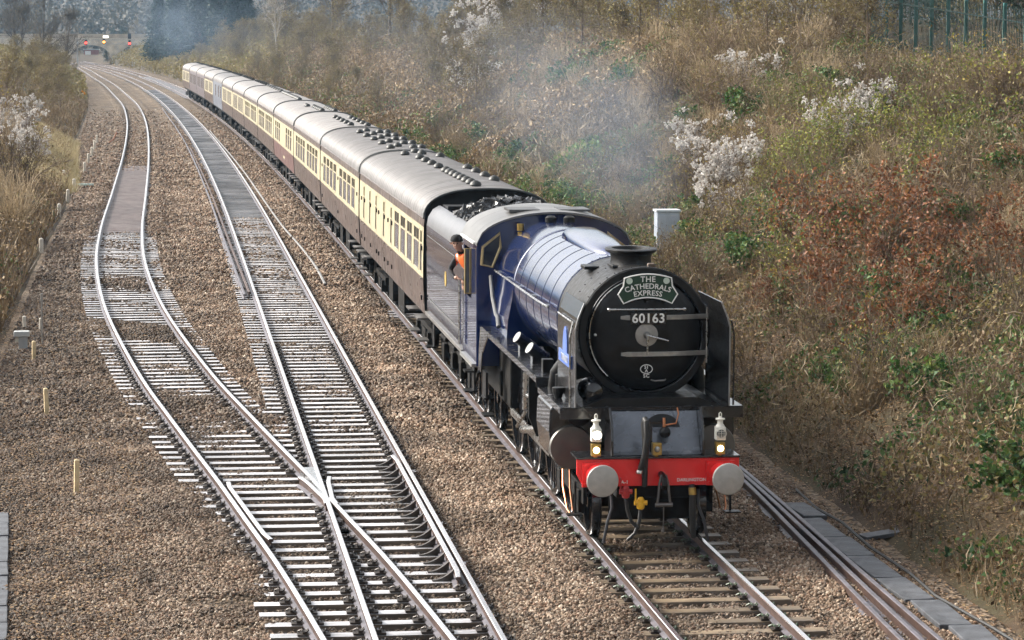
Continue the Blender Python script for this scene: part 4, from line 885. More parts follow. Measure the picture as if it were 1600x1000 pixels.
    for k, yy in enumerate((.55, 2.6, CL - 2.6, CL - .55)):
        if detail: MB().box((-1.36, yy, 1.10), (.24, .8, .035)).box((-1.33, yy, .62), (.22, .6, .03)).obj('footboard', mat('footboard', (.12, .115, .11), .35, .2, var=.3), t)
    return t
W8 = [(1.35 + .35 + k * 1.93, 1.22) for k in range(4)] + [(10.55 + k * 1.93 - .15, 1.22) for k in range(4)]
W8 = [(1.65 + k * 1.93, 1.36) for k in range(4)] + [(10.55 + k * 1.93, 1.36) for k in range(4)]
D8 = [.55, 9.35, CL - 1.25]
zig = [((-.45 if k % 2 else .35) + (.8 if k % 4 > 1 else 0) * .5, 1.2 + k * .95) for k in range(18)]
two = [(sx, y) for y in np.arange(2.6, 18.5, 1.95) for sx in (-.42, .42)]
v1 = [(-.12, 1.3 + k * .92) for k in range(8)] + [(-.12, 9.6 + k * 1.7) for k in range(4)] + [(.62, 4.2 + k * 1.9) for k in range(4)] + [(-.3, 17.2), (.2, 17.6), (.6, 16.6), (.1, 18.6)]
# wins: (start, width) measured from the locomotive end
coach(0, [(.30, .45)] + [(1.02 + k * 1.74, 1.24) for k in range(4)] + [(8.3, .42), (10.6, .42), (13.2, .42), (15.4, .42), (17.6, .42)], [.22, 8.15, 9.3, 10.45, 12.3, 13.05, 15.2, 17.4, 18.6], CREAM, BROWN, ROOFG, True, v1,
      'brown and cream coach coupled directly behind the tender, with several narrow doors', 2)
coach(1, W8, D8, CREAM, BROWN, ROOFG, True, [(x, y) for y in np.arange(1.5, 17, 3.2) for x in (-.35, .3)] + [(x, y + 1.2) for y in np.arange(1.5, 17, 3.2) for x in (-.05, .65)], 'second brown and cream coach behind the tender', 2)
coach(2, W8, D8, CREAM, BROWN, ROOFP, False, [(x + .2 * (int(y) % 2), y) for y in np.arange(2, 12, 2.2) for x in (-.15, .45)], 'third brown and cream coach behind the tender, pale roof', 1)
coach(3, [(1.75 + k * 1.93, 1.2) for k in range(3)] + [(12.6 + k * 1.93, 1.2) for k in range(3)], [.55, 10.6, CL - 1.25], CREAM, mat('coach_red_brown', (.13, .07, .065), .38, var=.25, scale=1.6, rvar=.1), ROOFP, False, [(x, y) for y in np.arange(1, 8, 1.2) for x in (-.1, .45)] + [(-.3, 8.6), (-.3, 9.4)], 'fourth coach behind the tender, redder lower body and a deep cream panel', 1, panels=[(8.2, 1.6)])
coach(4, W8, D8, CREAM, BROWN, ROOFP, False, [(.0, y) for y in np.arange(1.5, 18, .8)], 'fifth coach behind the tender, close row of roof vents', 1)
coach(5, W8, D8, CREAM, BROWN, ROOFP, False, [(.1, y) for y in np.arange(2, 18, 2.6)], 'sixth coach behind the tender, brown and cream', 1)
ords = ['seventh', 'eighth', 'ninth', 'tenth', 'eleventh', 'twelfth', 'thirteenth']
spec = [(CREAM, BROWN, ROOFP), (CREAM, BROWN, ROOFP), (SLATE, SLATE, ROOFG), (CREAM, BROWN, ROOFP), (MAROON, MAROON, ROOFP), (MAROON, MAROON, ROOFP), (CREAM, BROWN, ROOFP)]
labs = ['seventh coach behind the tender, brown and cream', 'coach just in front of the slate blue one, brown and cream', 'slate blue coach far back in the train', 'brown and cream coach between the slate blue and purple coaches',
        'dull purple coach nearer the locomotive of the two', 'dull purple coach next to the last coach', 'last coach at the far tail of the train']
for k, (u_m, l_m, r_m) in enumerate(spec):
    coach(6 + k, W8 if k not in (2,) else [(1.8, 2.2), (6, 2.4), (12, 2.2)], D8, u_m, l_m, r_m, False, [(.2, y) for y in np.arange(2, 18, 2.4)], labs[k], 0)

# ------------------------------------------------------------------ person leaning out of the cab
PE = thing('person', 'person in black beanie and orange vest leaning out of the locomotive cab', 'person', (-1.09, 12.25, 1.73))
J = {'pelvis': (0, 0, .90), 'waist': (-.05, -.01, 1.06), 'chest': (-.22, -.03, 1.27), 'neckb': (-.36, -.05, 1.44), 'neck': (-.41, -.09, 1.50), 'head': (-.45, -.12, 1.58), 'headm': (-.47, -.14, 1.66), 'top': (-.475, -.13, 1.74),
     'shl': (-.42, .14, 1.38), 'ell': (-.56, .20, 1.13), 'wrl': (-.50, .02, 1.0), 'hal': (-.44, -.06, 1.0), 'shr': (-.27, -.20, 1.39), 'elr': (-.30, -.36, 1.16), 'wrr': (-.38, -.42, .98), 'har': (-.38, -.43, .91),
     'hl': (.05, .10, .86), 'kl': (.02, .12, .47), 'al': (.06, .12, .08), 'tl': (-.10, .13, .04), 'hr': (.05, -.10, .86), 'kr': (.08, -.11, .47), 'ar': (.14, -.11, .08), 'tr': (-.02, -.12, .04)}
RD = dict(pelvis=.15, waist=.14, chest=.16, neckb=.085, neck=.055, head=.085, headm=.10, top=.075, shl=.075, ell=.052, wrl=.036, hal=.042, shr=.075, elr=.052, wrr=.036, har=.042, hl=.10, kl=.07, al=.05, tl=.045, hr=.10, kr=.07, ar=.05, tr=.045)
E_ = [('pelvis', 'waist'), ('waist', 'chest'), ('chest', 'neckb'), ('neckb', 'neck'), ('neck', 'head'), ('head', 'headm'), ('headm', 'top'), ('chest', 'shl'), ('shl', 'ell'), ('ell', 'wrl'), ('wrl', 'hal'), ('chest', 'shr'), ('shr', 'elr'), ('elr', 'wrr'), ('wrr', 'har'), ('pelvis', 'hl'), ('hl', 'kl'), ('kl', 'al'), ('al', 'tl'), ('pelvis', 'hr'), ('hr', 'kr'), ('kr', 'ar'), ('ar', 'tr')]
ks = list(J); me = bpy.data.meshes.new('body'); me.from_pydata([J[k] for k in ks], [(ks.index(a), ks.index(b_)) for a, b_ in E_], [])
tmp = link('body_source', me); bpy.context.view_layer.objects.active = tmp
sk = tmp.modifiers.new('skin', 'SKIN'); sk.use_smooth_shade = True; ss_ = tmp.modifiers.new('sub', 'SUBSURF'); ss_.levels = 2; ss_.render_levels = 2
for i, k in enumerate(ks): me.skin_vertices[0].data[i].radius = (RD[k], RD[k]); me.skin_vertices[0].data[i].use_root = (k == 'pelvis')
bpy.context.view_layer.update(); bme2 = bpy.data.meshes.new_from_object(tmp.evaluated_get(bpy.context.evaluated_depsgraph_get())); bpy.data.objects.remove(tmp)
SKIN = mat('skin', (.48, .28, .20), .5, var=.08); JACK = mat('dark_jacket', (.015, .015, .018), .8, var=.3); VEST = mat('orange_vest', (.95, .19, .035), .6, var=.05); REFL = mat('reflective_band', (.5, .5, .5), .3, .3); HAT = mat('black_knit', (.012, .012, .013), .9, var=.3)
bme2.materials.clear(); bme2.materials.append(JACK); bme2.materials.append(SKIN); bme2.name = 'body'
for p in bme2.polygons:
    c = p.center; p.use_smooth = True
    p.material_index = 1 if (c.z > 1.49 and c.x < -.36) or (Vector(c) - Vector(J['hal'])).length < .07 or (Vector(c) - Vector(J['har'])).length < .08 else 0
bod = link('body', bme2, PE)
vb = bmesh.new(); vb.from_mesh(bme2); vb.normal_update()
kill = [f for f in vb.faces if not (.98 < f.calc_center_median().z < 1.44 and abs(f.calc_center_median().y + .02) < .17 and f.material_index == 0 and f.calc_center_median().x > -.46)]
bmesh.ops.delete(vb, geom=kill, context='FACES')
for v_ in vb.verts: v_.co += v_.normal * .014
vme = bpy.data.meshes.new('vest'); vb.to_mesh(vme); vb.free(); vme.materials.clear(); vme.materials.append(VEST); vme.materials.append(REFL)
for p in vme.polygons: p.material_index = 1 if abs(p.center.y - .03) < .028 and p.center.z > 1.1 else 0
link('vest', vme, PE)
hd = Vector(J['headm']); fd = Vector((-.35, -1, -.15)).normalized()
MB().lathe([(-.005, .112), (.03, .116), (.08, .10), (.115, .06), (.125, 0)], (hd.x, hd.y + .01, hd.z + .01), 'z', 18).obj('knit_hat', HAT, PE, smooth=True)
rgt = fd.cross(Vector((0, 0, 1))).normalized()
fc = MB(); c0 = hd + fd * .095 + Vector((0, 0, -.045)); fc.add([c0 + Vector((0, 0, .05)) - fd * .01, c0 - rgt * .02 - fd * .012 + Vector((0, 0, -.01)), c0 + rgt * .02 - fd * .012 + Vector((0, 0, -.01)), c0 + fd * .028 + Vector((0, 0, -.006))], [(0, 1, 3), (0, 3, 2), (1, 2, 3)])
fc.obj('nose', SKIN, PE)
for s_ in (-1, 1):
    MB().lathe([(-.008, 0), (0, .013), (.008, 0)], tuple(hd + fd * .092 + rgt * s_ * .036 + Vector((0, 0, -.012))), 'y', 8).obj('eye', mat('eye_dark', (.03, .02, .02), .2), PE)
    MB().lathe([(-.012, 0), (0, .026), (.012, 0)], tuple(hd + rgt * s_ * .105 + Vector((0, 0, -.03))), 'y', 8).obj('ear', SKIN, PE)
MB().tube([hd + fd * .09 + rgt * -.028 + Vector((0, 0, -.095)), hd + fd * .098 + Vector((0, 0, -.10)), hd + fd * .09 + rgt * .028 + Vector((0, 0, -.095))], .006, 5).obj('mouth', mat('lips', (.30, .12, .10), .5), PE)
for hk_, dirv in (('hal', Vector((.4, -1, -.2))), ('har', Vector((-.1, -.15, -1)))):
    d = dirv.normalized(); sd_ = d.cross(Vector((.3, .2, 1))).normalized(); a = MB(); h0 = Vector(J[hk_])
    for k, (o_, ln) in enumerate(((-.028, .060), (-.010, .072), (.010, .068), (.027, .054))):
        p0 = h0 + sd_ * o_ + d * .025; p1 = p0 + d * ln * .55; p2 = p1 + (d * .6 + Vector((.1, 0, -.6))).normalized() * ln * .45; a.tube([p0, p1, p2], [.010, .0095, .007], 6)
    a.tube([h0 - sd_ * .03, h0 - sd_ * .055 + d * .03, h0 - sd_ * .05 + d * .055], [.012, .011, .008], 6); a.obj('fingers', SKIN, PE, smooth=True)

# ------------------------------------------------------------------ lineside things
def gz(x, y): return float(ground_z(x, y))
def stake(x, y, h, w, m, label, group=None, tilt=0., name='marker_stake'):
    zb = -.30 if x > float(_foot(y)) else gz(x, y) - .1
    a = MB(); a.prism([(-w / 2, -w / 2), (w / 2, -w / 2), (w / 2, w / 2), (-w / 2, w / 2)], 'z', 0, h).add([(-w / 2, -w / 2, h), (w / 2, -w / 2, h), (w / 2, w / 2, h), (-w / 2, w / 2, h), (0, 0, h + w * .35)], [(0, 1, 4), (1, 2, 4), (2, 3, 4), (3, 0, 4)])
    o = a.obj(name, m); o.location = (x, y, zb); o.rotation_euler = (tilt, tilt * .7, .2); tag(o, label, 'stake', group)
stake(-8.2, 6.9, .62, .075, WOODP, 'pale wooden stake in the ballast, the one nearest the camera', 'pale wooden stakes beside the tracks', .03)
stake(-9.05, 16.4, .58, .08, WOODP, 'pale wooden stake second nearest the camera, between metal box and nearest stake', 'pale wooden stakes beside the tracks', -.04)
stake(-9.72, 25.6, .50, .08, WOODP, 'pale wooden stake standing just in front of the grey trackside box', 'pale wooden stakes beside the tracks', .02)
stake(-9.85, 32.0, .38, .07, WHITEP, 'short white stake just behind the grey trackside box, nearer the track', 'pale wooden stakes beside the tracks', .04)
stake(-10.25, 32.5, .38, .08, WHITEP, 'short white stake just behind the grey trackside box, nearer the bank', 'pale wooden stakes beside the tracks', -.05)
wl = ['small white stake at the far end of the row by the dry grass', 'second small white stake from the far end by the dry grass', 'third small white stake from the far end by the dry grass', 'fourth small white stake from the far end by the dry grass', 'small white stake beside the near edge of dry grass', 'small white stake up on the bank beside the pale pipe', 'small white stake just past the pale pipe towards the camera', 'second small white stake on the near side of the pale pipe', 'third small white stake on the near side of the pale pipe', 'lone small white stake where the bank meets the ballast']
for (x, y), lb in zip([(-11.3, 152), (-11.2, 142), (-11.1, 131.5), (-11.1, 122.5), (-11.0, 111.6), (-11.7, 100.8), (-11.0, 94.6), (-11.0, 85.6), (-11.0, 75.5), (-10.9, 57)], wl):
    stake(x, y, .62, .13, WHITEP, lb, 'small white stakes along the foot of the bank', random.uniform(-.06, .06))
tag(MB().cyl((-9.66, 28.7, -.3), (-9.66, 28.7, .82), .022, n=10).cyl((-9.66, 28.7, .82), (-9.66, 28.7, 1.0), .03, n=10).obj('metal_post', DULLST), 'thin grey metal post with white top beside the trackside box', 'post')
bx_ = thing('trackside_box', 'grey metal trackside box with wide cap on a rod', 'trackside box', (-10.05, 27.6, -.3))
MB().box((0, 0, .18), (.20, .18, .46)).obj('body', GREYM, bx_, bevel=.012); MB().box((-.03, 0, .47), (.36, .24, .13)).obj('cap', mat('cap_grey', (.48, .50, .49), .45, var=.1), bx_, bevel=.02)
MB().cyl((-.30, -.05, .10), (.30, -.05, .10), .022, n=8).obj('rod', DULLST, bx_); MB().box((-.1, -.02, .02), (.36, .3, .12)).obj('base', CONCD, bx_, bevel=.02); MB().box((-.15, .12, .33), (.08, .08, .12)).obj('side_fitting', WHITEP, bx_)
tag(MB().cyl((-11.05, 98, -.12), (-10.2, 98.2, -.14), .07, n=10).obj('pale_pipe', mat('pale_green_pipe', (.45, .55, .5), .5)), 'pale green pipe end sticking out of the bank', 'pipe')
sg = thing('orange_marker', 'small orange marker board on the bushy bank', 'marker', (-15.3, 262, -.2)); MB().cyl((0, 0, 0), (0, 0, 1.0), .04, n=8).obj('post', WOODP, sg); MB().box((0, -.05, 1.1), (.42, .03, .42)).obj('board', mat('orange_board', (.85, .33, .02), .5), sg, bevel=.02)
tag(MB().tube([(-10.55, 152, -.2), (-10.2, 152.6, .05), (-10.0, 153, .5)], .05, 6).obj('bent_pipe', mat('rust_pipe', (.30, .13, .07), .7)), 'thin bent rusty pipe rising beyond the dry grass', 'pipe')
# concrete troughing at the lower corner and along the bank
for k, yy in enumerate(np.arange(-16, 5.0, 1.02)):
    xx = -8.82 - .052 * (yy + 5)
    o = MB().box((0, 0, 0), (.36, .98, .06)).obj('trough_lid', SLAB, None, bevel=.01); o.location = (xx, yy, -.19 + random.uniform(-.008, .008)); o.rotation_euler = (random.uniform(-.01, .01), random.uniform(-.02, .02), .052 + random.uniform(-.02, .02))
    tag(o, 'grey concrete trough lid in the run at the lower corner by the ballast', 'trough lid', 'trough lids beside the ballast')
tag(MB().tube([(-8.6, -5.0, -.2), (-8.0, -4.92, -.19), (-7.5, -4.8, -.2), (-7.1, -4.72, -.22)], .028, 6).obj('steel_rod', mat('rod_grey', (.16, .15, .17), .4, .5)), 'thin grey rod lying on ballast near the trough lids', 'rod')
slabs = [(2.98, 3.9, .36, 1.25, 'dark slab farthest along, nearest the locomotive', .05), (2.88, 2.3, .36, 1.5, 'second dark slab from the locomotive end', .02), (2.90, .75, .40, 1.5, 'third dark slab from the locomotive end', -.01), (2.88, -.8, .40, 1.5, 'fourth dark slab from the locomotive end', .02), (2.90, -2.35, .40, 1.5, 'fifth dark slab from the locomotive end', .0), (2.95, -3.9, .42, 1.5, 'sixth dark slab from the locomotive end', -.02), (3.0, -5.45, .42, 1.5, 'seventh dark slab, close to the lower edge', -.05)]
for x, y, w, l, lb, r in slabs:
    o = MB().box((0, 0, 0), (w, l, .07)).obj('trough_slab', SLAB, None, bevel=.012); o.location = (x, y, -.19); o.rotation_euler = (random.uniform(-.01, .02), random.uniform(-.03, .03), r); tag(o, lb + ' beside the loose rails', 'slab', 'dark trough slabs beside the loose rails')
o = MB().box((0, 0, 0), (.9, .26, .06)).obj('loose_slab', SLAB, None, bevel=.01); o.location = (3.75, 1.7, -.16); o.rotation_euler = (.03, -.08, .25); tag(o, 'loose dark slab lying askew in the leaf litter', 'slab')
tag(MB().tube([(3.32, 6, -.2), (3.2, 4, -.17), (3.22, 2.4, -.12), (3.16, .5, -.14), (3.2, -1.5, -.13), (3.14, -3, -.14), (3.3, -5, -.14), (3.45, -7, -.18), (3.4, -14, -.2)], .022, 6).obj('black_cable', RUBBER), 'black cable snaking along the dark slabs at the bank foot', 'cable')
cbn = thing('lineside_cabinet', 'tall pale grey cabinet behind the locomotive on the bank', 'cabinet', (6.35, 34.9, .97)); MB().box((0, 0, .75), (.60, .5, 1.5)).obj('body', mat('cabinet_pale', (.40, .45, .52), .4, var=.1, coat=.2), cbn, bevel=.02)
MB().box((0, -.26, .75), (.52, .02, 1.36)).obj('door', mat('cabinet_pale2', (.44, .49, .56), .4, var=.1), cbn, bevel=.006); MB().box((0, 0, 1.53), (.66, .56, .06)).obj('roof', mat('cabinet_roof', (.52, .56, .6), .4), cbn, bevel=.01)

# ------------------------------------------------------------------ palisade fence at the top of the cutting
FN = thing('palisade_fence', 'dark green metal palisade fence along the top of the bank', 'fence', (17.6, 36, 6.0))
pale = MB(); pale.prism([(-.012, 0), (-.008, .012), (.008, .012), (.012, 0), (.008, -.008), (-.008, -.008)], 'z', 0, 2.3); pale.add([(-.012, 0, 2.3), (0, .012, 2.3), (.012, 0, 2.3), (0, .004, 2.36)], [(0, 1, 3), (1, 2, 3), (2, 0, 3)]); PALE = pale.mesh('pale', FENCEG)
yy = 36.
def fx(y): return 17.6 + .06 * (y - 36)
def fz(y): return 5.35 + .042 * (y - 36)
k = 0
while yy < 66:
    o = link('pale', PALE, FN); o.location = (fx(yy) - 17.6, yy - 36, fz(yy) - 6.0); o.rotation_euler = (0, 0, R(90)); yy += .20
    k += 1
    if k % 13 == 1:
        MB().box((fx(yy) - 17.6 + .09, yy - 36, fz(yy) - 6 + 1.1), (.10, .10, 2.6)).obj('post', mat('fence_post_green', (.03, .15, .14), .6), FN)
for h in (.35, 1.9): MB().tube([(fx(y) - 17.6 + .04, y - 36, fz(y) - 6 + h) for y in (36, 51, 66)], .03, 4).obj('fence_rail', FENCEG, FN)

# ------------------------------------------------------------------ arched bridge and signal gantry in the distance
BY = 640.; BR = thing('arched_bridge', 'pale stone bridge with three arches across the railway in the distance', 'bridge', (-24, BY, 0))
def arch_wall(y0, y1):
    a = MB(); cs = [(-11.6, 4.6, .6), (-.2, 4.9, .9), (10.0, 3.4, .9)]         # centre, half span, springing height (local x)
    top, x0, x1 = 5.75, -40., 40.
    xs = sorted(set([x0, x1] + [c + hs_ * math.cos(t) for c, hs_, _ in cs for t in np.linspace(0, math.pi, 17)]))
    def bot(x):
        for c, hs_, sp in cs:
            if abs(x - c) < hs_ - 1e-6: return sp + (4.35 - sp) * math.sqrt(1 - ((x - c) / hs_) ** 2)
        return -.6
    for xa, xb in zip(xs[:-1], xs[1:]):
        m_ = (xa + xb) / 2
        za, zb = (bot(xa), bot(xb)) if bot(m_) > -.5 else (-.6, -.6)
        for c, hs_, sp in cs:
            if abs(m_ - c) < hs_:
                za = sp + (4.35 - sp) * math.sqrt(max(0, 1 - ((xa - c) / hs_) ** 2)); zb = sp + (4.35 - sp) * math.sqrt(max(0, 1 - ((xb - c) / hs_) ** 2))
        a.prism([(xa, za), (xb, zb), (xb, top), (xa, top)], 'y', y0, y1)
    for c, hs_, sp in cs: pass
    return a
arch_wall(-3.5, 3.5).obj('arch_wall', STONE, BR)
MB().box((0, -3.4, 5.85), (80, .5, .22)).box((0, 3.4, 5.85), (80, .5, .22)).obj('string_course', mat('bridge_pale', (.7, .64, .53), .8), BR)
MB().box((0, -3.35, 6.45), (80, .4, 1.0)).box((0, 3.35, 6.45), (80, .4, 1.0)).obj('parapet', mat('parapet_stone', (.50, .43, .34), .85, var=.25, scale=.6), BR)
for x in (-5.6, 5.85): MB().box((x, -3.7, 2.2), (1.3, .5, 5.0)).obj('pier', STONE, BR, bevel=.05)
GYy = 592.; GA = thing('signal_gantry', 'pale lattice signal gantry across the tracks in front of the bridge', 'signal gantry', (-19, GYy, 0))
for x, w in ((-6.9, .38), (8.2, .22)): MB().box((x, 0, 2.6), (w, w, 5.8)).obj('leg', GANT, GA)
tr = MB()
for z in (4.75, 5.65):
    for y in (-.4, .4): tr.box((.6, y, z), (15.6, .10, .10))
for k in range(12):
    x = -6.9 + k * 1.3; tr.tube([(x, -.4, 4.75), (x + .65, -.4, 5.65), (x + 1.3, -.4, 4.75)], .05, 4)
tr.obj('lattice_beam', GANT, GA)
def signal(x, z, col, label_col, st):
    s = MB().box((x, -.6, z), (.5, .3, 1.2)).obj('signal_head', GRIME, GA)
    MB().lathe([(-.22, 0), (-.2, .22), (-.15, .24)], (x, -.6, z - .1), n=14).obj('signal_light', mat('light_' + label_col, col, .3, emit=(col, st)), s)
signal(-5.05, 5.1, (1, .03, .02), 'red', 6); signal(-1.1, 5.3, (1, .38, .04), 'amber', 6); signal(4.5, 5.0, (1, .03, .02), 'red', 6)
MB().box((4.5, -.4, 6.5), (.7, .5, 1.2)).obj('signal_backboard', GRIME, GA); MB().box((-.7, -.5, 6.35), (1.2, .1, .5)).obj('route_indicator', mat('route_lit', (1, .95, .85), .4, emit=((1, .9, .75), 1.5)), GA)
MB().box((8.0, -.5, 1.6), (.8, .5, 1.3)).obj('gantry_cabinet', GREYM, GA)
hut = thing('trackside_hut', 'small red brick hut seen through the middle bridge arch', 'hut', (-27.2, 760, 0)); MB().box((0, 0, 1.2), (4, 3, 2.6)).obj('wall', mat('hut_brick', (.30, .12, .09), .8), hut); MB().box((0, 0, 2.6), (4.5, 3.5, .2)).obj('roof', GREYM, hut); MB().box((-.9, -1.52, 1.2), (1.6, .04, 2.0)).obj('door', WHITE, hut)
for (x, y, h), lb in zip([(-13.2, 560, 1.4), (-10.2, 545, 1.2), (-17.5, 610, 1.3)], ('small white trackside cabinet near the gantry', 'low white trackside cabinet on the grass by the gantry', 'small white cabinet by the bridge pier')):
    tag(MB().box((0, 0, h / 2), (.9, .6, h)).box((0, 0, h + .05), (1.0, .7, .1)).obj('white_cabinet', WHITEP, None, loc=(x, y, -.2)), lb, 'cabinet', 'white cabinets near the gantry')

# ------------------------------------------------------------------ plants: builders
def stems_np(polys, rad, sides=3):
    """polys (n,k,3), rad (n,k) -> verts, quads"""
    n, k, _ = polys.shape; d = np.gradient(polys, axis=1); d /= np.linalg.norm(d, axis=2, keepdims=True) + 1e-9
    ref = np.where(np.abs(d[..., 2:3]) < .9, np.array([0, 0, 1.]), np.array([1., 0, 0])); a = np.cross(d, ref); a /= np.linalg.norm(a, axis=2, keepdims=True) + 1e-9; b_ = np.cross(d, a)
    th = np.arange(sides) * 2 * np.pi / sides
    v = polys[:, :, None] + rad[:, :, None, None] * (np.cos(th)[:, None] * a[:, :, None] + np.sin(th)[:, None] * b_[:, :, None]); v = v.reshape(-1, 3)
    base = (np.arange(n)[:, None, None] * k + np.arange(k - 1)[None, :, None]) * sides; i = np.arange(sides)[None, None]; j = (i + 1) % sides
    f = np.stack([base + i, base + j, base + sides + j, base + sides + i], -1).reshape(-1, 4); return v, f
def grow(g, start, dirs, length, k=5, wob=.12, up=.0, droop=0.):
    n = len(start); P = [start]; d = dirs / (np.linalg.norm(dirs, axis=1, keepdims=True) + 1e-9); st = np.asarray(length).reshape(-1, 1) / (k - 1)
    for i in range(k - 1):
        d = d + g.normal(size=(n, 3)) * wob; d[:, 2] += up - droop * i; d /= np.linalg.norm(d, axis=1, keepdims=True); P.append(P[-1] + d * st)
    return np.stack(P, 1)
def sprout(g, polys, n, spread, tmin=.25, tmax=1.):
    m, k, _ = polys.shape; i = g.integers(0, m, n); t = g.uniform(tmin, tmax, n) * (k - 1.001); j = t.astype(int); fr = (t - j)[:, None]
    p = polys[i, j] * (1 - fr) + polys[i, j + 1] * fr; d = polys[i, j + 1] - polys[i, j]; d /= np.linalg.norm(d, axis=1, keepdims=True) + 1e-9
    d = d + g.normal(size=(n, 3)) * spread; return p, d, t / (k - 1)
def leaves_np(g, c, size, asp=.6, jitter=.03, flat=0., up=0.):
    n = len(c); c = c + g.normal(size=(n, 3)) * jitter; d = g.normal(size=(n, 3)); d[:, 2] = d[:, 2] * (1 - flat) + up; d /= np.linalg.norm(d, axis=1, keepdims=True)
    s = np.cross(d, g.normal(size=(n, 3)) * (1 - flat) + np.array([0, 0, 1.]) * flat * 2); s /= np.linalg.norm(s, axis=1, keepdims=True) + 1e-9; l = size * g.uniform(.6, 1.3, (n, 1)); nrm = np.cross(d, s)
    v = np.stack([c - d * l * .5, c + s * l * asp * .5 + nrm * l * .12, c + d * l * .5, c - s * l * asp * .5 + nrm * l * .12], 1).reshape(-1, 3); f = np.arange(4 * n).reshape(n, 4); return v, f
def cat(parts):
    V, Fq, o = [], [], 0
    for v, f in parts: V.append(v); Fq.append(f + o); o += len(v)
    return np.concatenate(V), np.concatenate(Fq)
def taper(n, k, r0, r1): return np.asarray(r0).reshape(-1, 1) * np.linspace(1, r1, k)[None] * np.ones((n, k))
L_YEL = leafmat('leaf_yellow', [(.38, .28, .06), (.30, .24, .05), (.20, .14, .06)])
L_GRN = leafmat('leaf_bramble', [(.018, .05, .02), (.045, .105, .03), (.09, .165, .045), (.19, .23, .06)])
L_LIME = leafmat('leaf_lime', [(.085, .125, .03), (.155, .195, .045), (.25, .265, .06), (.36, .31, .07)])
L_RUST = leafmat('leaf_rust', [(.08, .035, .018), (.18, .07, .032), (.26, .105, .045), (.33, .17, .065)])
L_STRAW = leafmat('straw', [(.10, .07, .044), (.20, .142, .082), (.31, .23, .13), (.22, .185, .08)], trans=.15)
L_FLUFF = leafmat('seed_fluff', [(.48, .45, .42), (.62, .59, .56), (.74, .72, .69)], rough=.9, trans=.3, objvar=.08)
L_OLIVE = leafmat('leaf_olive', [(.10, .08, .035), (.18, .145, .058), (.26, .20, .085), (.20, .18, .055)])
L_DARK = leafmat('needles', [(.012, .03, .022), (.025, .05, .032), (.04, .07, .04)], trans=.1)
L_DRY = leafmat('leaf_litter', [(.10, .055, .03), (.19, .105, .05), (.29, .175, .085), (.40, .28, .15)], trans=.1)
def shrub(seed, h, w, n0, n1, n2, nl, leaf, lsize, stemm, r0=.012, lean=.45, up=.04, jit=.05, asp=.6, droop=0., fluff=0):
    g = np.random.default_rng(seed); a = g.uniform(0, 6.283, n0); rr_ = np.sqrt(g.random(n0)) * w * .25
    st = np.stack([rr_ * np.cos(a), rr_ * np.sin(a), -.1 * np.ones(n0)], 1); dr_ = np.stack([np.cos(a) * lean * g.random(n0) * 1.5, np.sin(a) * lean * g.random(n0) * 1.5, np.ones(n0)], 1)
    p0 = grow(g, st, dr_, h * g.uniform(.6, 1.1, n0), 6, .10, up, droop); parts = [stems_np(p0, taper(n0, 6, r0, .35))]; last = p0
    if n1: s1, d1, t1 = sprout(g, p0, n1, .55); p1 = grow(g, s1, d1, h * .42 * g.uniform(.4, 1, n1), 4, .16, up * .5, droop); parts.append(stems_np(p1, taper(n1, 4, r0 * .55, .4))); last = p1
    if n2: s2, d2, t2 = sprout(g, p1, n2, .7); p2 = grow(g, s2, d2, h * .2 * g.uniform(.4, 1, n2), 3, .2); parts.append(stems_np(p2, taper(n2, 3, r0 * .36, .5))); last = p2
    v, f = cat(parts); sm = npmesh('stems', v, f, stemm); fm = None; pf_ = None
    if nl:
        c, _, _ = sprout(g, last, nl, 0, .1, 1.); v, f = leaves_np(g, c, lsize, asp, jit); z = v.reshape(-1, 4, 3)[:, 0]
        patch = .5 + .3 * np.sin(z[:, 0] * 4 + seed) * np.sin(z[:, 2] * 4 + z[:, 1] * 3); fm = npmesh('leaves', v, f, leaf, np.clip(patch + g.normal(size=nl) * .25, 0, 1))
    if fluff:
        c, _, _ = sprout(g, last, fluff // 14, 0, .5, 1.); c = np.repeat(c, 14, 0) + g.normal(size=(fluff // 14 * 14, 3)) * .07
        kq = np.repeat(c, 6, 0); v, f = leaves_np(g, kq, .062, .9, .018); pf_ = npmesh('seed_heads', v, f, L_FLUFF, g.random(len(f)))
    return [(n_, m_) for n_, m_ in (('stems', sm), ('leaves', fm), ('seed_heads', pf_)) if m_]
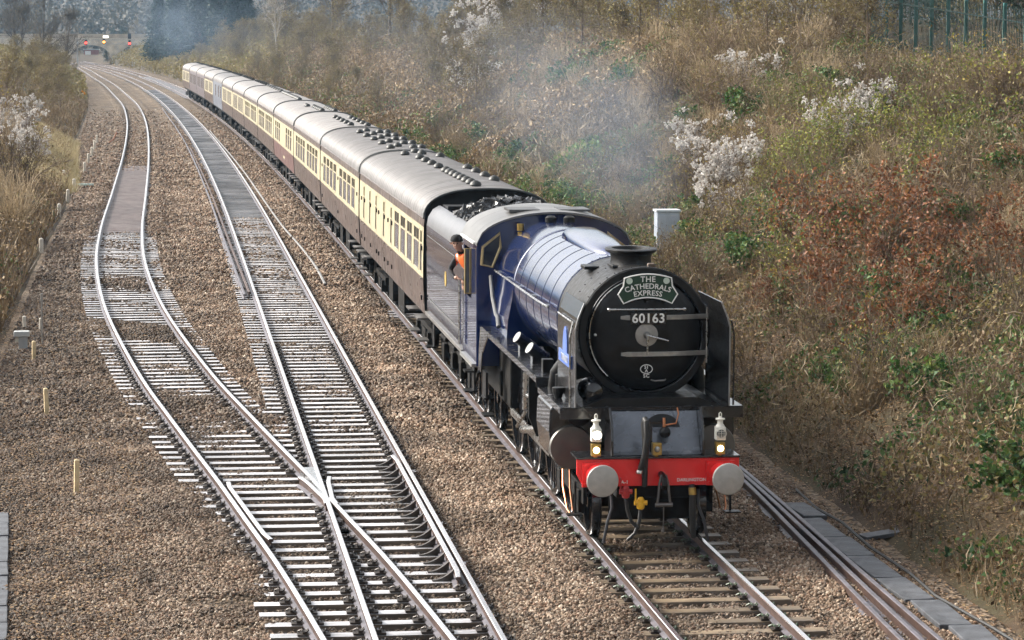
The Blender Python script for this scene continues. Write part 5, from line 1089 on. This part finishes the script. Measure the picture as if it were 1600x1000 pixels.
def tree(seed, h, trunk_h, r0, n1, n2, n3, nl, leaf, lsize, stemm=BARK, spread=.6, ln=.45, up=.05, jit=.12):
    g = np.random.default_rng(seed); t0 = grow(g, np.array([[0, 0, -.3]]), np.array([[.03, .02, 1.]]), [h * .92], 9, .035)
    parts = [stems_np(t0, r0 * np.linspace(1, .18, 9)[None], 7)]; tr_ = npmesh('trunk', *parts[0], stemm, smooth=True)
    s1, d1, t1 = sprout(g, t0, n1, spread, trunk_h / h, 1.); d1[:, 2] = np.abs(d1[:, 2]) * .7 + .15; p1 = grow(g, s1, d1, h * ln * (1.15 - t1) * g.uniform(.7, 1.2, n1), 6, .13, up); r1_ = r0 * .38 * (1.15 - t1)
    s2, d2, _ = sprout(g, p1, n2, .6, .2, 1); p2 = grow(g, s2, d2, h * .17 * g.uniform(.5, 1.2, n2), 4, .16, up * .6)
    s3, d3, _ = sprout(g, p2, n3, .7, .15, 1); p3 = grow(g, s3, d3, h * .08 * g.uniform(.5, 1.2, n3), 3, .2)
    v, f = cat([stems_np(p1, taper(n1, 6, r1_, .3), 4), stems_np(p2, taper(n2, 4, r0 * .10, .4)), stems_np(p3, taper(n3, 3, r0 * .045, .5))]); out = [('trunk', tr_), ('branches', npmesh('branches', v, f, stemm))]
    if nl:
        c, _, _ = sprout(g, p3, nl, 0, .1, 1); v, f = leaves_np(g, c, lsize, .65, jit); q = v.reshape(-1, 4, 3)[:, 0]; ph = .5 + .35 * np.sin(q[:, 0] * 1.5 + seed) * np.sin(q[:, 2] * 1.4 + q[:, 1])
        out.append(('crown', npmesh('crown', v, f, leaf, np.clip(ph + g.normal(size=nl) * .2, 0, 1))))
    return out
def conifer(seed, h, w, n, leaf):
    g = np.random.default_rng(seed); tr_ = npmesh('trunk', *stems_np(np.stack([np.zeros((1, 6)), np.zeros((1, 6)), np.linspace(-.3, h, 6)[None]], -1), .28 * np.linspace(1, .1, 6)[None], 6), BARK)
    t = g.random(n) ** .8 * .92 + .06; a = g.uniform(0, 6.283, n); L = w * (1 - t) ** .75 * g.uniform(.55, 1.1, n) + .3
    st = np.stack([np.zeros(n), np.zeros(n), t * h], 1); d = np.stack([np.cos(a), np.sin(a), .15 * np.ones(n)], 1); p1 = grow(g, st, d, L, 5, .08, -.02, .03)
    v0, f0 = stems_np(p1, taper(n, 5, .035, .3)); c, _, _ = sprout(g, p1, n * 26, 0, .2, 1.); v, f = leaves_np(g, c, .55, .4, .16, .3)
    return [('trunk', tr_), ('branches', npmesh('branches', v0, f0, BARK)), ('crown', npmesh('crown', v, f, leaf, g.random(len(f))))]
def put(proto, name, label, cat_, loc, sc=1., rz=None, group=None, tilt=0.):
    t = thing(name, label, cat_, loc, random.uniform(0, 6.28) if rz is None else rz, group); t.scale = (sc, sc, sc * random.uniform(.9, 1.12)); t.rotation_euler.x = tilt
    for n_, m_ in proto: link(n_, m_, t)
    return t
P_TW = [shrub(10 + i, 1.7, 1.2, 26, 150, 420, 420, L_OLIVE if i else L_YEL, .07, TWIG, .015, .5) for i in range(3)]
P_ST = [shrub(20 + i, 1.35, .9, 90, 120, 0, 130, L_STRAW, .06, TWIGL, .010, .38, .02) for i in range(3)]
P_BR = [shrub(30 + i, .95, 1.5, 22, 90, 160, 1100, L_GRN, .12, TWIG, .009, 1.1, -.02, droop=.05, jit=.06) for i in range(3)]
P_LI = [shrub(40 + i, 1.9, 1.3, 16, 90, 260, 850, L_LIME, .09, TWIG, .012, .5, jit=.07) for i in range(2)]
P_RU = [shrub(50 + i, 2.2, 1.6, 12, 100, 360, 1500, L_RUST, .11, TWIG, .016, .6, jit=.09, asp=.5) for i in range(2)]
P_CL = [shrub(60 + i, 1.7, 1.3, 18, 110, 300, 120, L_YEL, .05, TWIG, .010, .6, fluff=820) for i in range(2)]
P_OL = [tree(70 + i, 4.6, .6, .07, 26, 260, 900, 1700, L_OLIVE, .12, TWIG, .8, .5) for i in range(3)]
P_BT = [tree(80 + i, 11, 2.2, .24, 26, 340, 1500, 500, L_OLIVE, .16, BARK, .55, .5, .07) for i in range(2)]
P_PT = tree(85, 9.5, 3.0, .16, 18, 240, 1000, 300, L_OLIVE, .14, mat('pale_bark', (.42, .38, .32), .8, var=.2), .55, .45, .09)
P_DG = [tree(75 + i, 4.8, .5, .08, 26, 260, 900, 2200, L_DARK, .17, BARK, .8, .5) for i in range(2)]
P_CN = [conifer(90 + i, 15, 4.2, 520, L_DARK) for i in range(2)]

# ------------------------------------------------------------------ grass and litter on the banks (uncountable)
def scatter_bank(n, seed, y0, y1, side, wmax, pw=1.):
    g = np.random.default_rng(seed); y = y0 + (y1 - y0) * g.random(n) ** pw; t = g.random(n) * wmax
    x = npT(y) + 3.75 + t if side > 0 else _foot(y) - .1 - t; return g, x, y, ground_z(x, y)
def noise2(x, y, s): return .5 + .25 * (np.sin(x * 1.7 / s + 1.3 * np.sin(y * .9 / s)) + np.sin(y * 1.3 / s + 1.7 * np.sin(x * 1.1 / s + 2)))
def grass(name, n, seed, y0, y1, side, wmax, hmin, hmax, wid, label, pw=1., thr=0.):
    g, x, y, z = scatter_bank(n, seed, y0, y1, side, wmax, pw); pn = noise2(x, y, 1.6); ok = pn > thr; x, y, z, pn = x[ok], y[ok], z[ok], pn[ok]; n = len(x)
    h = g.uniform(hmin, hmax, n) * (.45 + .8 * pn); a = g.uniform(0, 6.283, n); ln = g.normal(size=(n, 2)) * .35 * h[:, None]; w = wid * g.uniform(.6, 1.4, n)
    b0 = np.stack([x - w * np.cos(a), y - w * np.sin(a), z - .05], 1); b1 = np.stack([x + w * np.cos(a), y + w * np.sin(a), z - .05], 1); tp = np.stack([x + ln[:, 0], y + ln[:, 1], z + h], 1)
    v = np.stack([b0, b1, tp], 1).reshape(-1, 3); f = np.arange(3 * n).reshape(n, 3); rn = np.clip(.75 * noise2(x + 9, y, 2.3) + g.normal(size=n) * .22, 0, 1)
    return tag(link(name, npmesh(name, v, f, L_STRAW, rn)), label, 'grass', kind='stuff')
grass('bank_grass', 100000, 101, -12, 70, 1, 15, .12, .46, .010, 'dry brown grass covering the cutting slope', 1.25, .12)
grass('bank_grass', 60000, 102, 70, 330, 1, 15, .2, .6, .02, 'dry grass on the slope beside the far coaches', 1.5, .1)
grass('bank_grass', 70000, 103, 15, 330, -1, 10, .3, .8, .026, 'dry grass on the bank beyond the curving track', 1.7, .15)
def litter(name, n, seed, fn, size, label):
    g = np.random.default_rng(seed); x, y, z = fn(g, n); c = np.stack([x, y, z + .015], 1); v, f = leaves_np(g, c, size, .65, .008, .8); return tag(link(name, npmesh(name, v, f, L_DRY, g.random(n))), label, 'leaves', kind='stuff')
def f1(g, n): y = -12 + 60 * g.random(n) ** 1.5; x = 3.0 + 7.5 * g.random(n) ** 1.3; return x, y, np.where(x > 3.6, ground_z(x, y), bed_z(x, y)) + .01
def f2(g, n): y = -10 + 50 * g.random(n) ** 1.4; x = _foot(y) - .8 + 4.2 * g.random(n) ** 1.4; return x, y, np.where(x < _foot(y), ground_z(x, y), bed_z(x, y)) + .02
def f3(g, n): y = -12 + 40 * g.random(n) ** 1.3; x = 3.7 + 9 * g.random(n); return x, y, ground_z(x, y) + .02 * g.random(n)
litter('leaf_litter', 90000, 106, f3, .05, 'brown leaf litter over the slope nearest the camera')
grass('bank_grass', 40000, 107, -12, 26, 1, 12, .08, .34, .006, 'thin dry grass on the slope nearest the camera', 1.1, .0)
litter('fallen_leaves', 42000, 104, f1, .055, 'fallen brown leaves at the foot of the cutting slope'); litter('fallen_leaves', 34000, 105, f2, .05, 'fallen brown leaves beside the ballast by the wooden stakes')

def undergrowth(name, n, seed, y0, y1, side, wmax, size, hmax, lm, thr, label, pw=1.3, s=1.3, off=0., asp=.62, upright=0.):
    g, x, y, z = scatter_bank(n, seed, y0, y1, side, wmax, pw); pn = noise2(x + off, y - off, s); ok = pn > thr + g.normal(size=n) * .08; x, y, z, pn = x[ok], y[ok], z[ok], pn[ok]; n = len(x)
    hgt = np.clip((pn - thr) * 2.2, .05, 1) * hmax * g.random(n) ** .8; v, f = leaves_np(g, np.stack([x, y, z + hgt], 1), size, asp, .02, up=upright)
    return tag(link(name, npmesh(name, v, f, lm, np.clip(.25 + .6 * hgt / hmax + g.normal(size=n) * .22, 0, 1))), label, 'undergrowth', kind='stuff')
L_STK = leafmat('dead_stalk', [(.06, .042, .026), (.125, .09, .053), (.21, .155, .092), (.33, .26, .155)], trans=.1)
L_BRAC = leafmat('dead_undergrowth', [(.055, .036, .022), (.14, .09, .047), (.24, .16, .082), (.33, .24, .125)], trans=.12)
undergrowth('dead_stalks', 85000, 211, -12, 75, 1, 15.5, .34, .9, L_STK, .1, 'dead straw coloured stalks tangled over the near slope', asp=.045, upright=1.2)
undergrowth('dead_stalks', 50000, 212, 65, 330, 1, 16, .7, 1.3, L_STK, .15, 'dead stalks tangled over the slope beside the coaches', asp=.05, upright=1.2, pw=1.5, s=2.2)
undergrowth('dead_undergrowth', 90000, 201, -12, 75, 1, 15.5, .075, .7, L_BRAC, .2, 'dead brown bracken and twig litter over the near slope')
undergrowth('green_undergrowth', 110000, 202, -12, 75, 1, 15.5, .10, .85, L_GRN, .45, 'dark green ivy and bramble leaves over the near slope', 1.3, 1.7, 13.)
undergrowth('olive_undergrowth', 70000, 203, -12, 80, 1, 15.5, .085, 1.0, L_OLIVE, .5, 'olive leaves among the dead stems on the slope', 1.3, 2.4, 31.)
undergrowth('scrub_undergrowth', 60000, 208, 300, 640, 1, 18, .34, 1.8, L_OLIVE, .1, 'olive scrub on the slope near the gantry', 1., 3.5)
undergrowth('scrub_undergrowth', 50000, 209, 250, 640, -1, 14, .34, 1.8, L_OLIVE, .1, 'olive scrub on the bank near the bridge', 1., 3.5)
undergrowth('dead_undergrowth', 120000, 204, 70, 330, 1, 16, .17, 1.2, L_BRAC, .2, 'dead brown scrub on the slope beside the coaches', 1.5, 2.2)
undergrowth('green_undergrowth', 50000, 205, 60, 330, 1, 16, .17, 1.0, L_GRN, .52, 'dark green patches on the slope beside the coaches', 1.4, 2.8, 7.)
undergrowth('dead_undergrowth', 70000, 206, 12, 260, -1, 9, .11, .8, L_BRAC, .2, 'dead brown scrub on the bank beyond the curving track', 1.7, 1.6)
undergrowth('green_undergrowth', 30000, 207, 12, 260, -1, 9, .11, .7, L_GRN, .6, 'green patches on the bank beyond the curving track', 1.7, 1.9, 5.)
# ------------------------------------------------------------------ plants: placing
G_ = np.random.default_rng(77)
ORD = ['first', 'second', 'third', 'fourth', 'fifth', 'sixth', 'seventh', 'eighth', 'ninth', 'tenth', 'eleventh', 'twelfth', 'last']
def coach_at(y): i = int((y - 20.85) / 20); return ('the ' + ORD[i] + ' coach') if 0 <= i < 13 else 'the empty track' if y < 360 else 'the gantry' if i >= 13 else 'the tender'
def on(x, y): return (x, y, gz(x, y))
kinds = {'tw': (P_TW, 'bare_shrub', 'bare brown twiggy shrub in the thicket on the cutting slope', 'bare shrubs on the cutting slope'),
         'st': (P_ST, 'dry_stem_clump', 'clump of dry straw coloured stems on the cutting slope', 'dry stem clumps on the cutting slope'),
         'br': (P_BR, 'bramble_bush', 'low dark green bramble bush on the cutting slope', 'brambles on the cutting slope'),
         'li': (P_LI, 'leafy_shrub', 'yellow green leafy shrub on the upper cutting slope', 'leafy shrubs on the cutting slope')}
placed = []
def far_enough(x, y, d): return all((x - a) ** 2 + (y - b_) ** 2 > d * d for a, b_ in placed)
for k in range(30):
    y = -8 + 24 * G_.random(); t = 1.6 + 8 * G_.random(); x = 3.75 + t
    if not far_enough(x, y, .9): continue
    placed.append((x, y)); put(P_BR[k % 3], 'bramble_bush', 'bright green bramble bush, ' + ('low' if t < 4.5 else 'midway') + ' on the slope ' + ('ahead of the locomotive' if y < 4 else 'beside the boiler' if y < 11 else 'past the cab'), 'shrub', on(x, y), G_.uniform(.6, 1.0), group='brambles on the cutting slope')
for k, (x, y) in enumerate([(9.6, 8.5), (10.5, 15), (5.9, 20), (9.2, 25), (11.2, 21), (7.6, 5.0)]):
    put(P_RU[k % 2], 'rusty_seedling', ['small rust leaved seedling high towards the camera', 'small rust leaved seedling above the rusty clump', 'small rust leaved seedling low, near the cabinet', 'small rust leaved seedling midway, under the clematis', 'highest small rust leaved seedling above the clump', 'small rust leaved seedling nearest the camera'][k], 'seedling', on(x, y), .42, group='small rust leaved seedlings')
for k, (x, y) in enumerate([(5.7, 33.6), (6.9, 33.4), (6.2, 32.9)]): placed.append((x, y)); put((P_BR + P_ST)[k * 2], 'cabinet_scrub', ['bramble at the foot of the pale cabinet, nearer the train', 'dark bramble at the foot of the pale cabinet, uphill side', 'dry stems in front of the pale cabinet'][k], 'shrub', on(x, y), .7)
cnt = 0; tries = 0
while cnt < 330 and tries < 9000:
    tries += 1; y = -9 + 125 * G_.random() ** 1.25; t = 1.2 + 14.5 * G_.random(); x = float(npT(y)) + 3.75 + t
    if y < 12 and t < 1.6: continue
    if abs(x - 6.35) < 1.3 and 30 < y < 35: continue
    if 30 < y < 62 and t > 11.5: continue
    if not far_enough(x, y, .75 + .004 * max(y, 0)): continue
    r = G_.random(); q = noise2(np.array(x), np.array(y), 3.0)
    k = 'br' if (t < 5 and r < .42) or (y < 16 and r < .4) or r < .14 else 'li' if (y < 48 and t > 4 and r < .5 and q > .36) else 'st' if r < .66 else 'tw'
    P, nm, lb, gp = kinds[k]; lb = lb.split(' on the ')[0].split(' in the ')[0] + ', ' + ('low' if t < 4.5 else 'midway' if t < 9.5 else 'high') + ' on the slope ' + ('ahead of the locomotive' if y < 4 else 'beside the boiler' if y < 11 else 'past the cab' if y < 20 else 'by the first coach' if y < 40 else 'by the second coach' if y < 61 else 'by the third coach' if y < 81 else 'by the fourth coach' if y < 101 else 'by the fifth coach')
    placed.append((x, y)); sc = G_.uniform(.65, 1.1) * (1.15 if t > 8 else .85) * (1.2 if y > 60 else 1)
    put(P[G_.integers(len(P))], nm, lb, 'shrub', on(x, y), sc, group=gp); cnt += 1
sp = 'rust leaved beech saplings'
for (x, y, s_), lb in zip([(6.4, 16.5, .9), (6.6, 12.0, .8), (7.6, 14.6, .9), (8.2, 19.0, .95), (8.6, 11.8, .75), (7.4, 22.5, .85)],
        ['largest rust leaved sapling low on the slope just past the smoke deflector', 'rust leaved sapling lowest on the slope', 'rust leaved sapling in the middle of the rusty clump', 'rust leaved sapling highest in the rusty clump', 'small rust leaved sapling on the side towards the camera', 'rust leaved sapling at the far side of the rusty clump']):
    put(P_RU[int(x * 10) % 2], 'beech_sapling', lb, 'sapling', on(x, y), s_, group=sp)
put(P_LI[0], 'lime_sapling', 'bright lime green leafy sapling among rusty leaves beside the locomotive', 'sapling', on(6.8, 22.0), .75)
put(P_ST[0], 'grass_tussock', 'pale straw grass tussock at the foot of the rusty saplings', 'grass', on(5.2, 9.0), .75)
for (x, y, s_), lb in zip([(8.6, 39, 1.1), (9.4, 43, .95), (14.6, 64, .95), (12.1, 38.2, .85), (13.0, 40.5, .8), (10.4, 118, 1.4), (11.4, 124, 1.2), (15.5, 152, 2.2), (16.2, 165, 2.0), (10.0, 51, .7), (8.2, 35.5, .7)],
        ['largest white fluffy clematis tangle just above the pale cabinet', 'white clematis tangle second above the pale cabinet', 'white clematis tangle high on the slope below the fence end', 'white clematis tangle below the green fence', 'smaller white clematis tangle nearest the green fence', 'white clematis tangle above the second coach', 'white clematis tangle above the third coach', 'tall white clematis curtain at the top of the slope', 'tall white clematis curtain behind the first at the slope top', 'small white clematis tangle above the tender', 'white clematis tangle beside the pale cabinet']):
    put(P_CL[int(x * 10) % 2], 'clematis_tangle', lb, 'shrub', on(x, y), s_, group='clematis tangles with white seed heads')
# taller hedge along the slope top
for k in range(34):
    y = 40 + k * 4.6 + G_.uniform(-1.5, 1.5); x = float(npT(y)) + 17.5 + G_.uniform(-1.5, 4.5) + (3.5 if y < 68 else 0)
    put(P_OL[k % 3], 'hedge_tree', 'olive brown bushy tree on the slope top above ' + coach_at(y), 'tree', on(x, y), G_.uniform(.7, 1.05), group='bushy trees along the slope top')
for k in range(18):
    y = 34 + k * 3.0; x = 20.2 + .06 * (y - 36) + G_.uniform(.3, 3.0)
    put(P_DG[k % 2], 'garden_shrub', 'dark leafy shrub behind the green palisade fence', 'shrub', on(x, y), G_.uniform(.65, .95), group='shrubs behind the palisade fence')
for k in range(9):
    y = 60 + k * 4; x = 18.6 + k * .55 + G_.uniform(-.6, .8); put(P_OL[k % 3], 'hedge_tree', 'brown bushy tree filling the gap at the far fence end', 'tree', on(x, y), G_.uniform(.6, .8), group='bushy trees at the far fence end')
iv = thing('ivy_clad_trunk', 'ivy covered tree trunk at the end of the green fence', 'tree', on(17.3, 37.6)); gi_ = np.random.default_rng(9)
tp = np.stack([np.zeros((1, 6)), np.zeros((1, 6)), np.linspace(-.3, 6, 6)[None]], -1); link('trunk', npmesh('trunk', *stems_np(tp, .2 * np.linspace(1, .7, 6)[None], 8), BARK), iv)
a_ = gi_.uniform(0, 6.28, 2600); r_i = .26 + .10 * gi_.random(2600); c_ = np.stack([r_i * np.cos(a_), r_i * np.sin(a_), gi_.uniform(0, 5.5, 2600)], 1); link('ivy_leaves', npmesh('ivy_leaves', *leaves_np(gi_, c_, .10, .8, .04), L_GRN, gi_.random(2600)), iv)
# far slope beside the train: bushes and trees
for k in range(95):
    y = 105 + 330 * (k / 95) + G_.uniform(-3, 3); t = 2.0 + 15 * G_.random(); x = float(npT(y)) + 3.75 + t
    P = P_OL[k % 3]; put(P, 'thicket_bush', 'grey brown bush, ' + ('low' if t < 6 else 'midway' if t < 11 else 'high') + ' on the slope beside ' + coach_at(y), 'bush', on(x, y), G_.uniform(.45, .85) * (1. if t > 5 else .7) * (1 + y / 700), group='bushes beside the far coaches')
for (x, y, s_), lb in zip([(6.5, 298, 1.0), (16, 250, 1.0), (22, 215, 1.0), (15, 330, 1.1), (12, 410, 1.0), (27, 190, .9)],
        ['pale trunked bare tree standing above the far coaches', 'bare tree behind the pale trunked one, closer to the camera', 'bare tree at the slope top over the fifth coach', 'bare tree on the slope near the dark conifers', 'bare tree beside the dark conifers', 'bare tree at the slope top nearest the clematis curtain']):
    put(P_PT if 'pale trunked bare tree standing' in lb else P_BT[int(x) % 2], 'bare_tree', lb, 'tree', on(x, y), s_)
for (x, y, s_), lb in zip([(-4.5, 470, 1.05), (-.5, 452, 1.15), (3.4, 436, 1.1), (-7.8, 500, .95), (.8, 486, 1.2), (6.2, 455, .95), (-4.2, 520, 1.05)],
        ['dark conifer over the tail of the train', 'tallest dark conifer in the middle of the group', 'dark conifer nearest the camera in the group', 'dark conifer at the bridge end of the group', 'dark conifer behind the middle of the group', 'dark conifer at the uphill end of the group', 'dark conifer farthest back in the group']):
    put(P_CN[int(abs(x) * 10) % 2], 'conifer', lb, 'tree', on(x, y), s_, group='dark conifers near the gantry')
# left bank
for k in range(64):
    y = 38 + 400 * (k / 64) ** 1.25 + G_.uniform(-2, 2); t = .8 + 9 * G_.random(); x = float(_foot(y)) - t
    if 95 < y < 150 and t < 3.2: continue
    if y > 130: put(P_OL[k % 3], 'bank_bush', 'olive brown bush ' + ('low' if t < 4 else 'high') + ' on the bank beyond the curving track, opposite ' + coach_at(y), 'bush', on(x, y), G_.uniform(.4, .7) * (1 + y / 800), group='bushes on the bank beyond the curving track')
    else: put((P_TW + P_BR + P_ST)[k % 9], 'bank_shrub', 'brown scrubby shrub ' + ('low' if t < 4 else 'high') + ' on the bank beyond the curving track, opposite ' + coach_at(y), 'shrub', on(x, y), G_.uniform(1.2, 1.75), group='shrubs on the bank beyond the curving track')
for (x, y, s_), lb in zip([(-14.4, 112, 1.35), (-15.4, 119, 1.45), (-13.9, 104, 1.0)], ['largest white clematis tangle on the bank by the curving track', 'white clematis tangle behind the largest one by the curving track', 'white clematis tangle nearest the camera by the curving track']):
    put(P_CL[int(x * -10) % 2], 'clematis_tangle', lb, 'shrub', on(x, y), s_, group='clematis tangles with white seed heads')
g, = [np.random.default_rng(31)]; n = 26000; y = 92 + 58 * g.random(n); x = _foot(y) + .35 - 2.6 * g.random(n) ** .8; z = np.where(x < _foot(y), ground_z(x, y), -.27); h = g.uniform(.25, .6, n); a = g.uniform(0, 6.28, n); w = .02
v = np.stack([np.stack([x - w * np.cos(a), y - w * np.sin(a), z - .05], 1), np.stack([x + w * np.cos(a), y + w * np.sin(a), z - .05], 1), np.stack([x + g.normal(size=n) * .18, y + g.normal(size=n) * .18, z + h], 1)], 1).reshape(-1, 3)
tag(link('dry_grass_patch', npmesh('dry_grass_patch', v, np.arange(3 * n).reshape(n, 3), leafmat('pale_straw', [(.30, .235, .12), (.42, .34, .19), (.50, .42, .25), (.30, .28, .13)], trans=.15), np.clip(.6 + g.normal(size=n) * .2, 0, 1))), 'pale yellow dry grass patch on the bank beside the curving track', 'grass', kind='stuff')
for (x, y, s_), lb in zip([(-25, 395, 1.05), (-21.5, 380, .8), (-30, 430, 1.0), (-33, 480, 1.1), (-36, 520, 1.0)], ['large bare tree on the bank, the widest crown near the bridge', 'smaller bare tree beside the widest crowned one', 'bare tree behind the widest crowned one, away from the railway', 'bare tree farther back on the bank', 'bare tree farthest back, closest to the bridge']):
    put(P_BT[int(-x) % 2], 'bare_tree', lb, 'tree', on(x, y), s_)
for k in range(16):
    x = -62 + k * 5.2 + G_.uniform(-2, 2); put(P_OL[k % 3], 'distant_tree', 'hazy brown tree beyond the arched bridge', 'tree', on(x, 672 + G_.uniform(0, 60)), G_.uniform(1.2, 1.9), group='trees beyond the arched bridge') if not -31 < x < -17 else None
for (x, s_), lb in zip([(-13.5, 1.0), (-20.6, .85), (-36.5, 1.0), (-10.5, 1.1), (-39.5, 1.1), (-16.2, .9)], ['dark bush filling the right-hand bridge arch', 'dark bush inside the middle arch beside the pier', 'dark bush behind the arch on the tree side', 'dark bush beyond the bridge abutment near the conifers', 'dark bush farthest along the bridge on the tree side', 'dark bush behind the bridge pier']):
    put(P_DG[int(-x) % 2], 'arch_bush', lb, 'bush', (x, 652, -.3), s_, group='dark bushes seen through the arches')
for k in range(7):
    put(P_DG[k % 2], 'lineside_tree', 'dark tree seen through the middle arch behind the hut', 'tree', (-35.5 + k * 2.8, 770 + 4 * (k % 3), gz(-35.5 + k * 2.8, 772) - .6), 1.25, group='dark trees behind the hut')
# far wooded hills
gw = np.random.default_rng(55); nt_ = 5200; yw = 820 + 1500 * gw.random(nt_) ** .9; xw = -60 - .26 * (yw - 700) + (gw.random(nt_) - .5) * (260 + .45 * yw); zw = ground_z(xw, yw); hw = gw.uniform(7, 14, nt_)
c_ = np.repeat(np.stack([xw, yw, zw], 1), 36, 0); hh = np.repeat(hw, 36)[:, None]; q_ = gw.normal(size=(len(c_), 3)); q_ /= np.linalg.norm(q_, axis=1)[:, None]; q_ *= gw.random((len(c_), 1)) ** .4
c_ = c_ + np.array([0, 0, .55]) * hh + q_ * np.array([.34, .34, .48]) * hh
v, f = leaves_np(gw, c_, 1.7, .6, .2, up=.4); tag(link('hillside_wood', npmesh('hillside_wood', v, f, leafmat('far_wood_leaf', [(.05, .05, .038), (.07, .067, .048), (.095, .084, .06)]), gw.random(len(f)))), 'far wooded hillside beyond the bridge', 'wood', kind='stuff')

# ------------------------------------------------------------------ smoke trailing from the chimney, and the hazy air
SMP = [(.0, 2.5, 4.02, .25), (.15, 3.4, 4.25, .5), (.6, 6, 4.6, 1.1), (1.4, 11, 5.0, 1.6), (2.4, 20, 5.3, 2.2), (3.6, 36, 5.5, 3.0), (4.4, 60, 5.8, 3.6), (4.6, 100, 6.2, 4.2), (3.8, 160, 6.6, 4.8), (1.5, 250, 7.2, 5.6), (-4.5, 350, 8.0, 6.6), (-9, 415, 8.6, 7.2)]
def volume(name, col, density, noise=None, aniso=.0):
    m = bpy.data.materials.new(name); m.use_nodes = True; n = m.node_tree.nodes; l = m.node_tree.links; n.remove(n['Principled BSDF'])
    pv = n.new('ShaderNodeVolumePrincipled'); pv.inputs['Color'].default_value = (*col, 1); pv.inputs['Density'].default_value = density; pv.inputs['Anisotropy'].default_value = aniso
    l.new(pv.outputs[0], n['Material Output'].inputs['Volume'])
    if noise:
        ge = n.new('ShaderNodeTexCoord'); mp = n.new('ShaderNodeMapping'); mp.inputs['Scale'].default_value = (.32, .16, .38); nz = n.new('ShaderNodeTexNoise'); nz.inputs['Scale'].default_value = 1.; nz.inputs['Detail'].default_value = 3
        l.new(ge.outputs['Object'], mp.inputs[0]); l.new(mp.outputs[0], nz.inputs['Vector']); mr = n.new('ShaderNodeMapRange'); mr.inputs[1].default_value = .38; mr.inputs[2].default_value = .72; l.new(nz.outputs['Fac'], mr.inputs[0])
        sx = n.new('ShaderNodeSeparateXYZ'); l.new(ge.outputs['Object'], sx.inputs[0]); cr = n.new('ShaderNodeFloatCurve'); c = cr.mapping.curves[0]
        m2 = n.new('ShaderNodeMapRange'); m2.inputs[1].default_value = 0; m2.inputs[2].default_value = 420; l.new(sx.outputs['Y'], m2.inputs[0]); l.new(m2.outputs[0], cr.inputs['Value'])
        c.points[0].location = (0, noise[0]); c.points[1].location = (1, noise[-1])
        for i, q in enumerate(noise[1:-1]): c.points.new(q[0], q[1])
        cr.mapping.update(); ml = n.new('ShaderNodeMath'); ml.operation = 'MULTIPLY'; l.new(mr.outputs[0], ml.inputs[0]); l.new(cr.outputs[0], ml.inputs[1])
        def crv(i, sc):
            q = n.new('ShaderNodeFloatCurve'); k_ = q.mapping.curves[0]; P_s = [(p_[1] / 420., p_[i] / sc + (.5 if i == 0 else 0)) for p_ in SMP]
            k_.points[0].location = (0, P_s[0][1]); k_.points[1].location = (1, P_s[-1][1])
            for a_, b_ in P_s[1:-1]: k_.points.new(a_, b_)
            for pt in k_.points: pt.handle_type = 'VECTOR'
            q.mapping.update(); l.new(m2.outputs[0], q.inputs['Value']); return q.outputs[0]
        def mth(op, a_, b_=None):
            q = n.new('ShaderNodeMath'); q.operation = op
            for i_, v_ in enumerate((a_, b_)):
                if v_ is None: continue
                if isinstance(v_, (int, float)): q.inputs[i_].default_value = v_
                else: l.new(v_, q.inputs[i_])
            return q.outputs[0]
        xc = mth('MULTIPLY', mth('SUBTRACT', crv(0, 40.), .5), 40.); zc = mth('MULTIPLY', crv(2, 20.), 20.); rc = mth('MULTIPLY', crv(3, 20.), 20.)
        dx = mth('SUBTRACT', sx.outputs['X'], xc); dz = mth('SUBTRACT', sx.outputs['Z'], zc)
        rr = mth('DIVIDE', mth('SQRT', mth('ADD', mth('MULTIPLY', dx, dx), mth('MULTIPLY', dz, dz))), rc)
        fo = n.new('ShaderNodeMapRange'); fo.interpolation_type = 'SMOOTHSTEP'; fo.inputs[1].default_value = 0.1; fo.inputs[2].default_value = .97; fo.inputs[3].default_value = 1.; fo.inputs[4].default_value = 0.; l.new(rr, fo.inputs[0])
        ml = type('o', (), {'outputs': [mth('MULTIPLY', ml.outputs[0], fo.outputs[0])]})
        m3 = n.new('ShaderNodeMath'); m3.operation = 'MULTIPLY'; m3.inputs[1].default_value = density; l.new(ml.outputs[0], m3.inputs[0]); l.new(m3.outputs[0], pv.inputs['Density'])
    return m
sm_ = MB(); sm_.tube([p_[:3] for p_ in SMP], [p_[3] for p_ in SMP], 16)
so_ = sm_.obj('smoke', volume('smoke_volume', (.60, .77, 1.0), .034, [1.0, (.03, .9), (.07, .6), (.14, .2), (.3, .06), (.6, .06), (.85, .2), .2])); tag(so_, 'thin bluish smoke drifting back from the chimney', 'smoke', kind='stuff')
hz_ = MB().box((0, 1580, 44), (2000, 3440, 91)).obj('haze', volume('haze_air', (.46, .72, 1.0), .00014)); tag(hz_, 'pale blue haze filling the valley air', 'haze', kind='stuff')
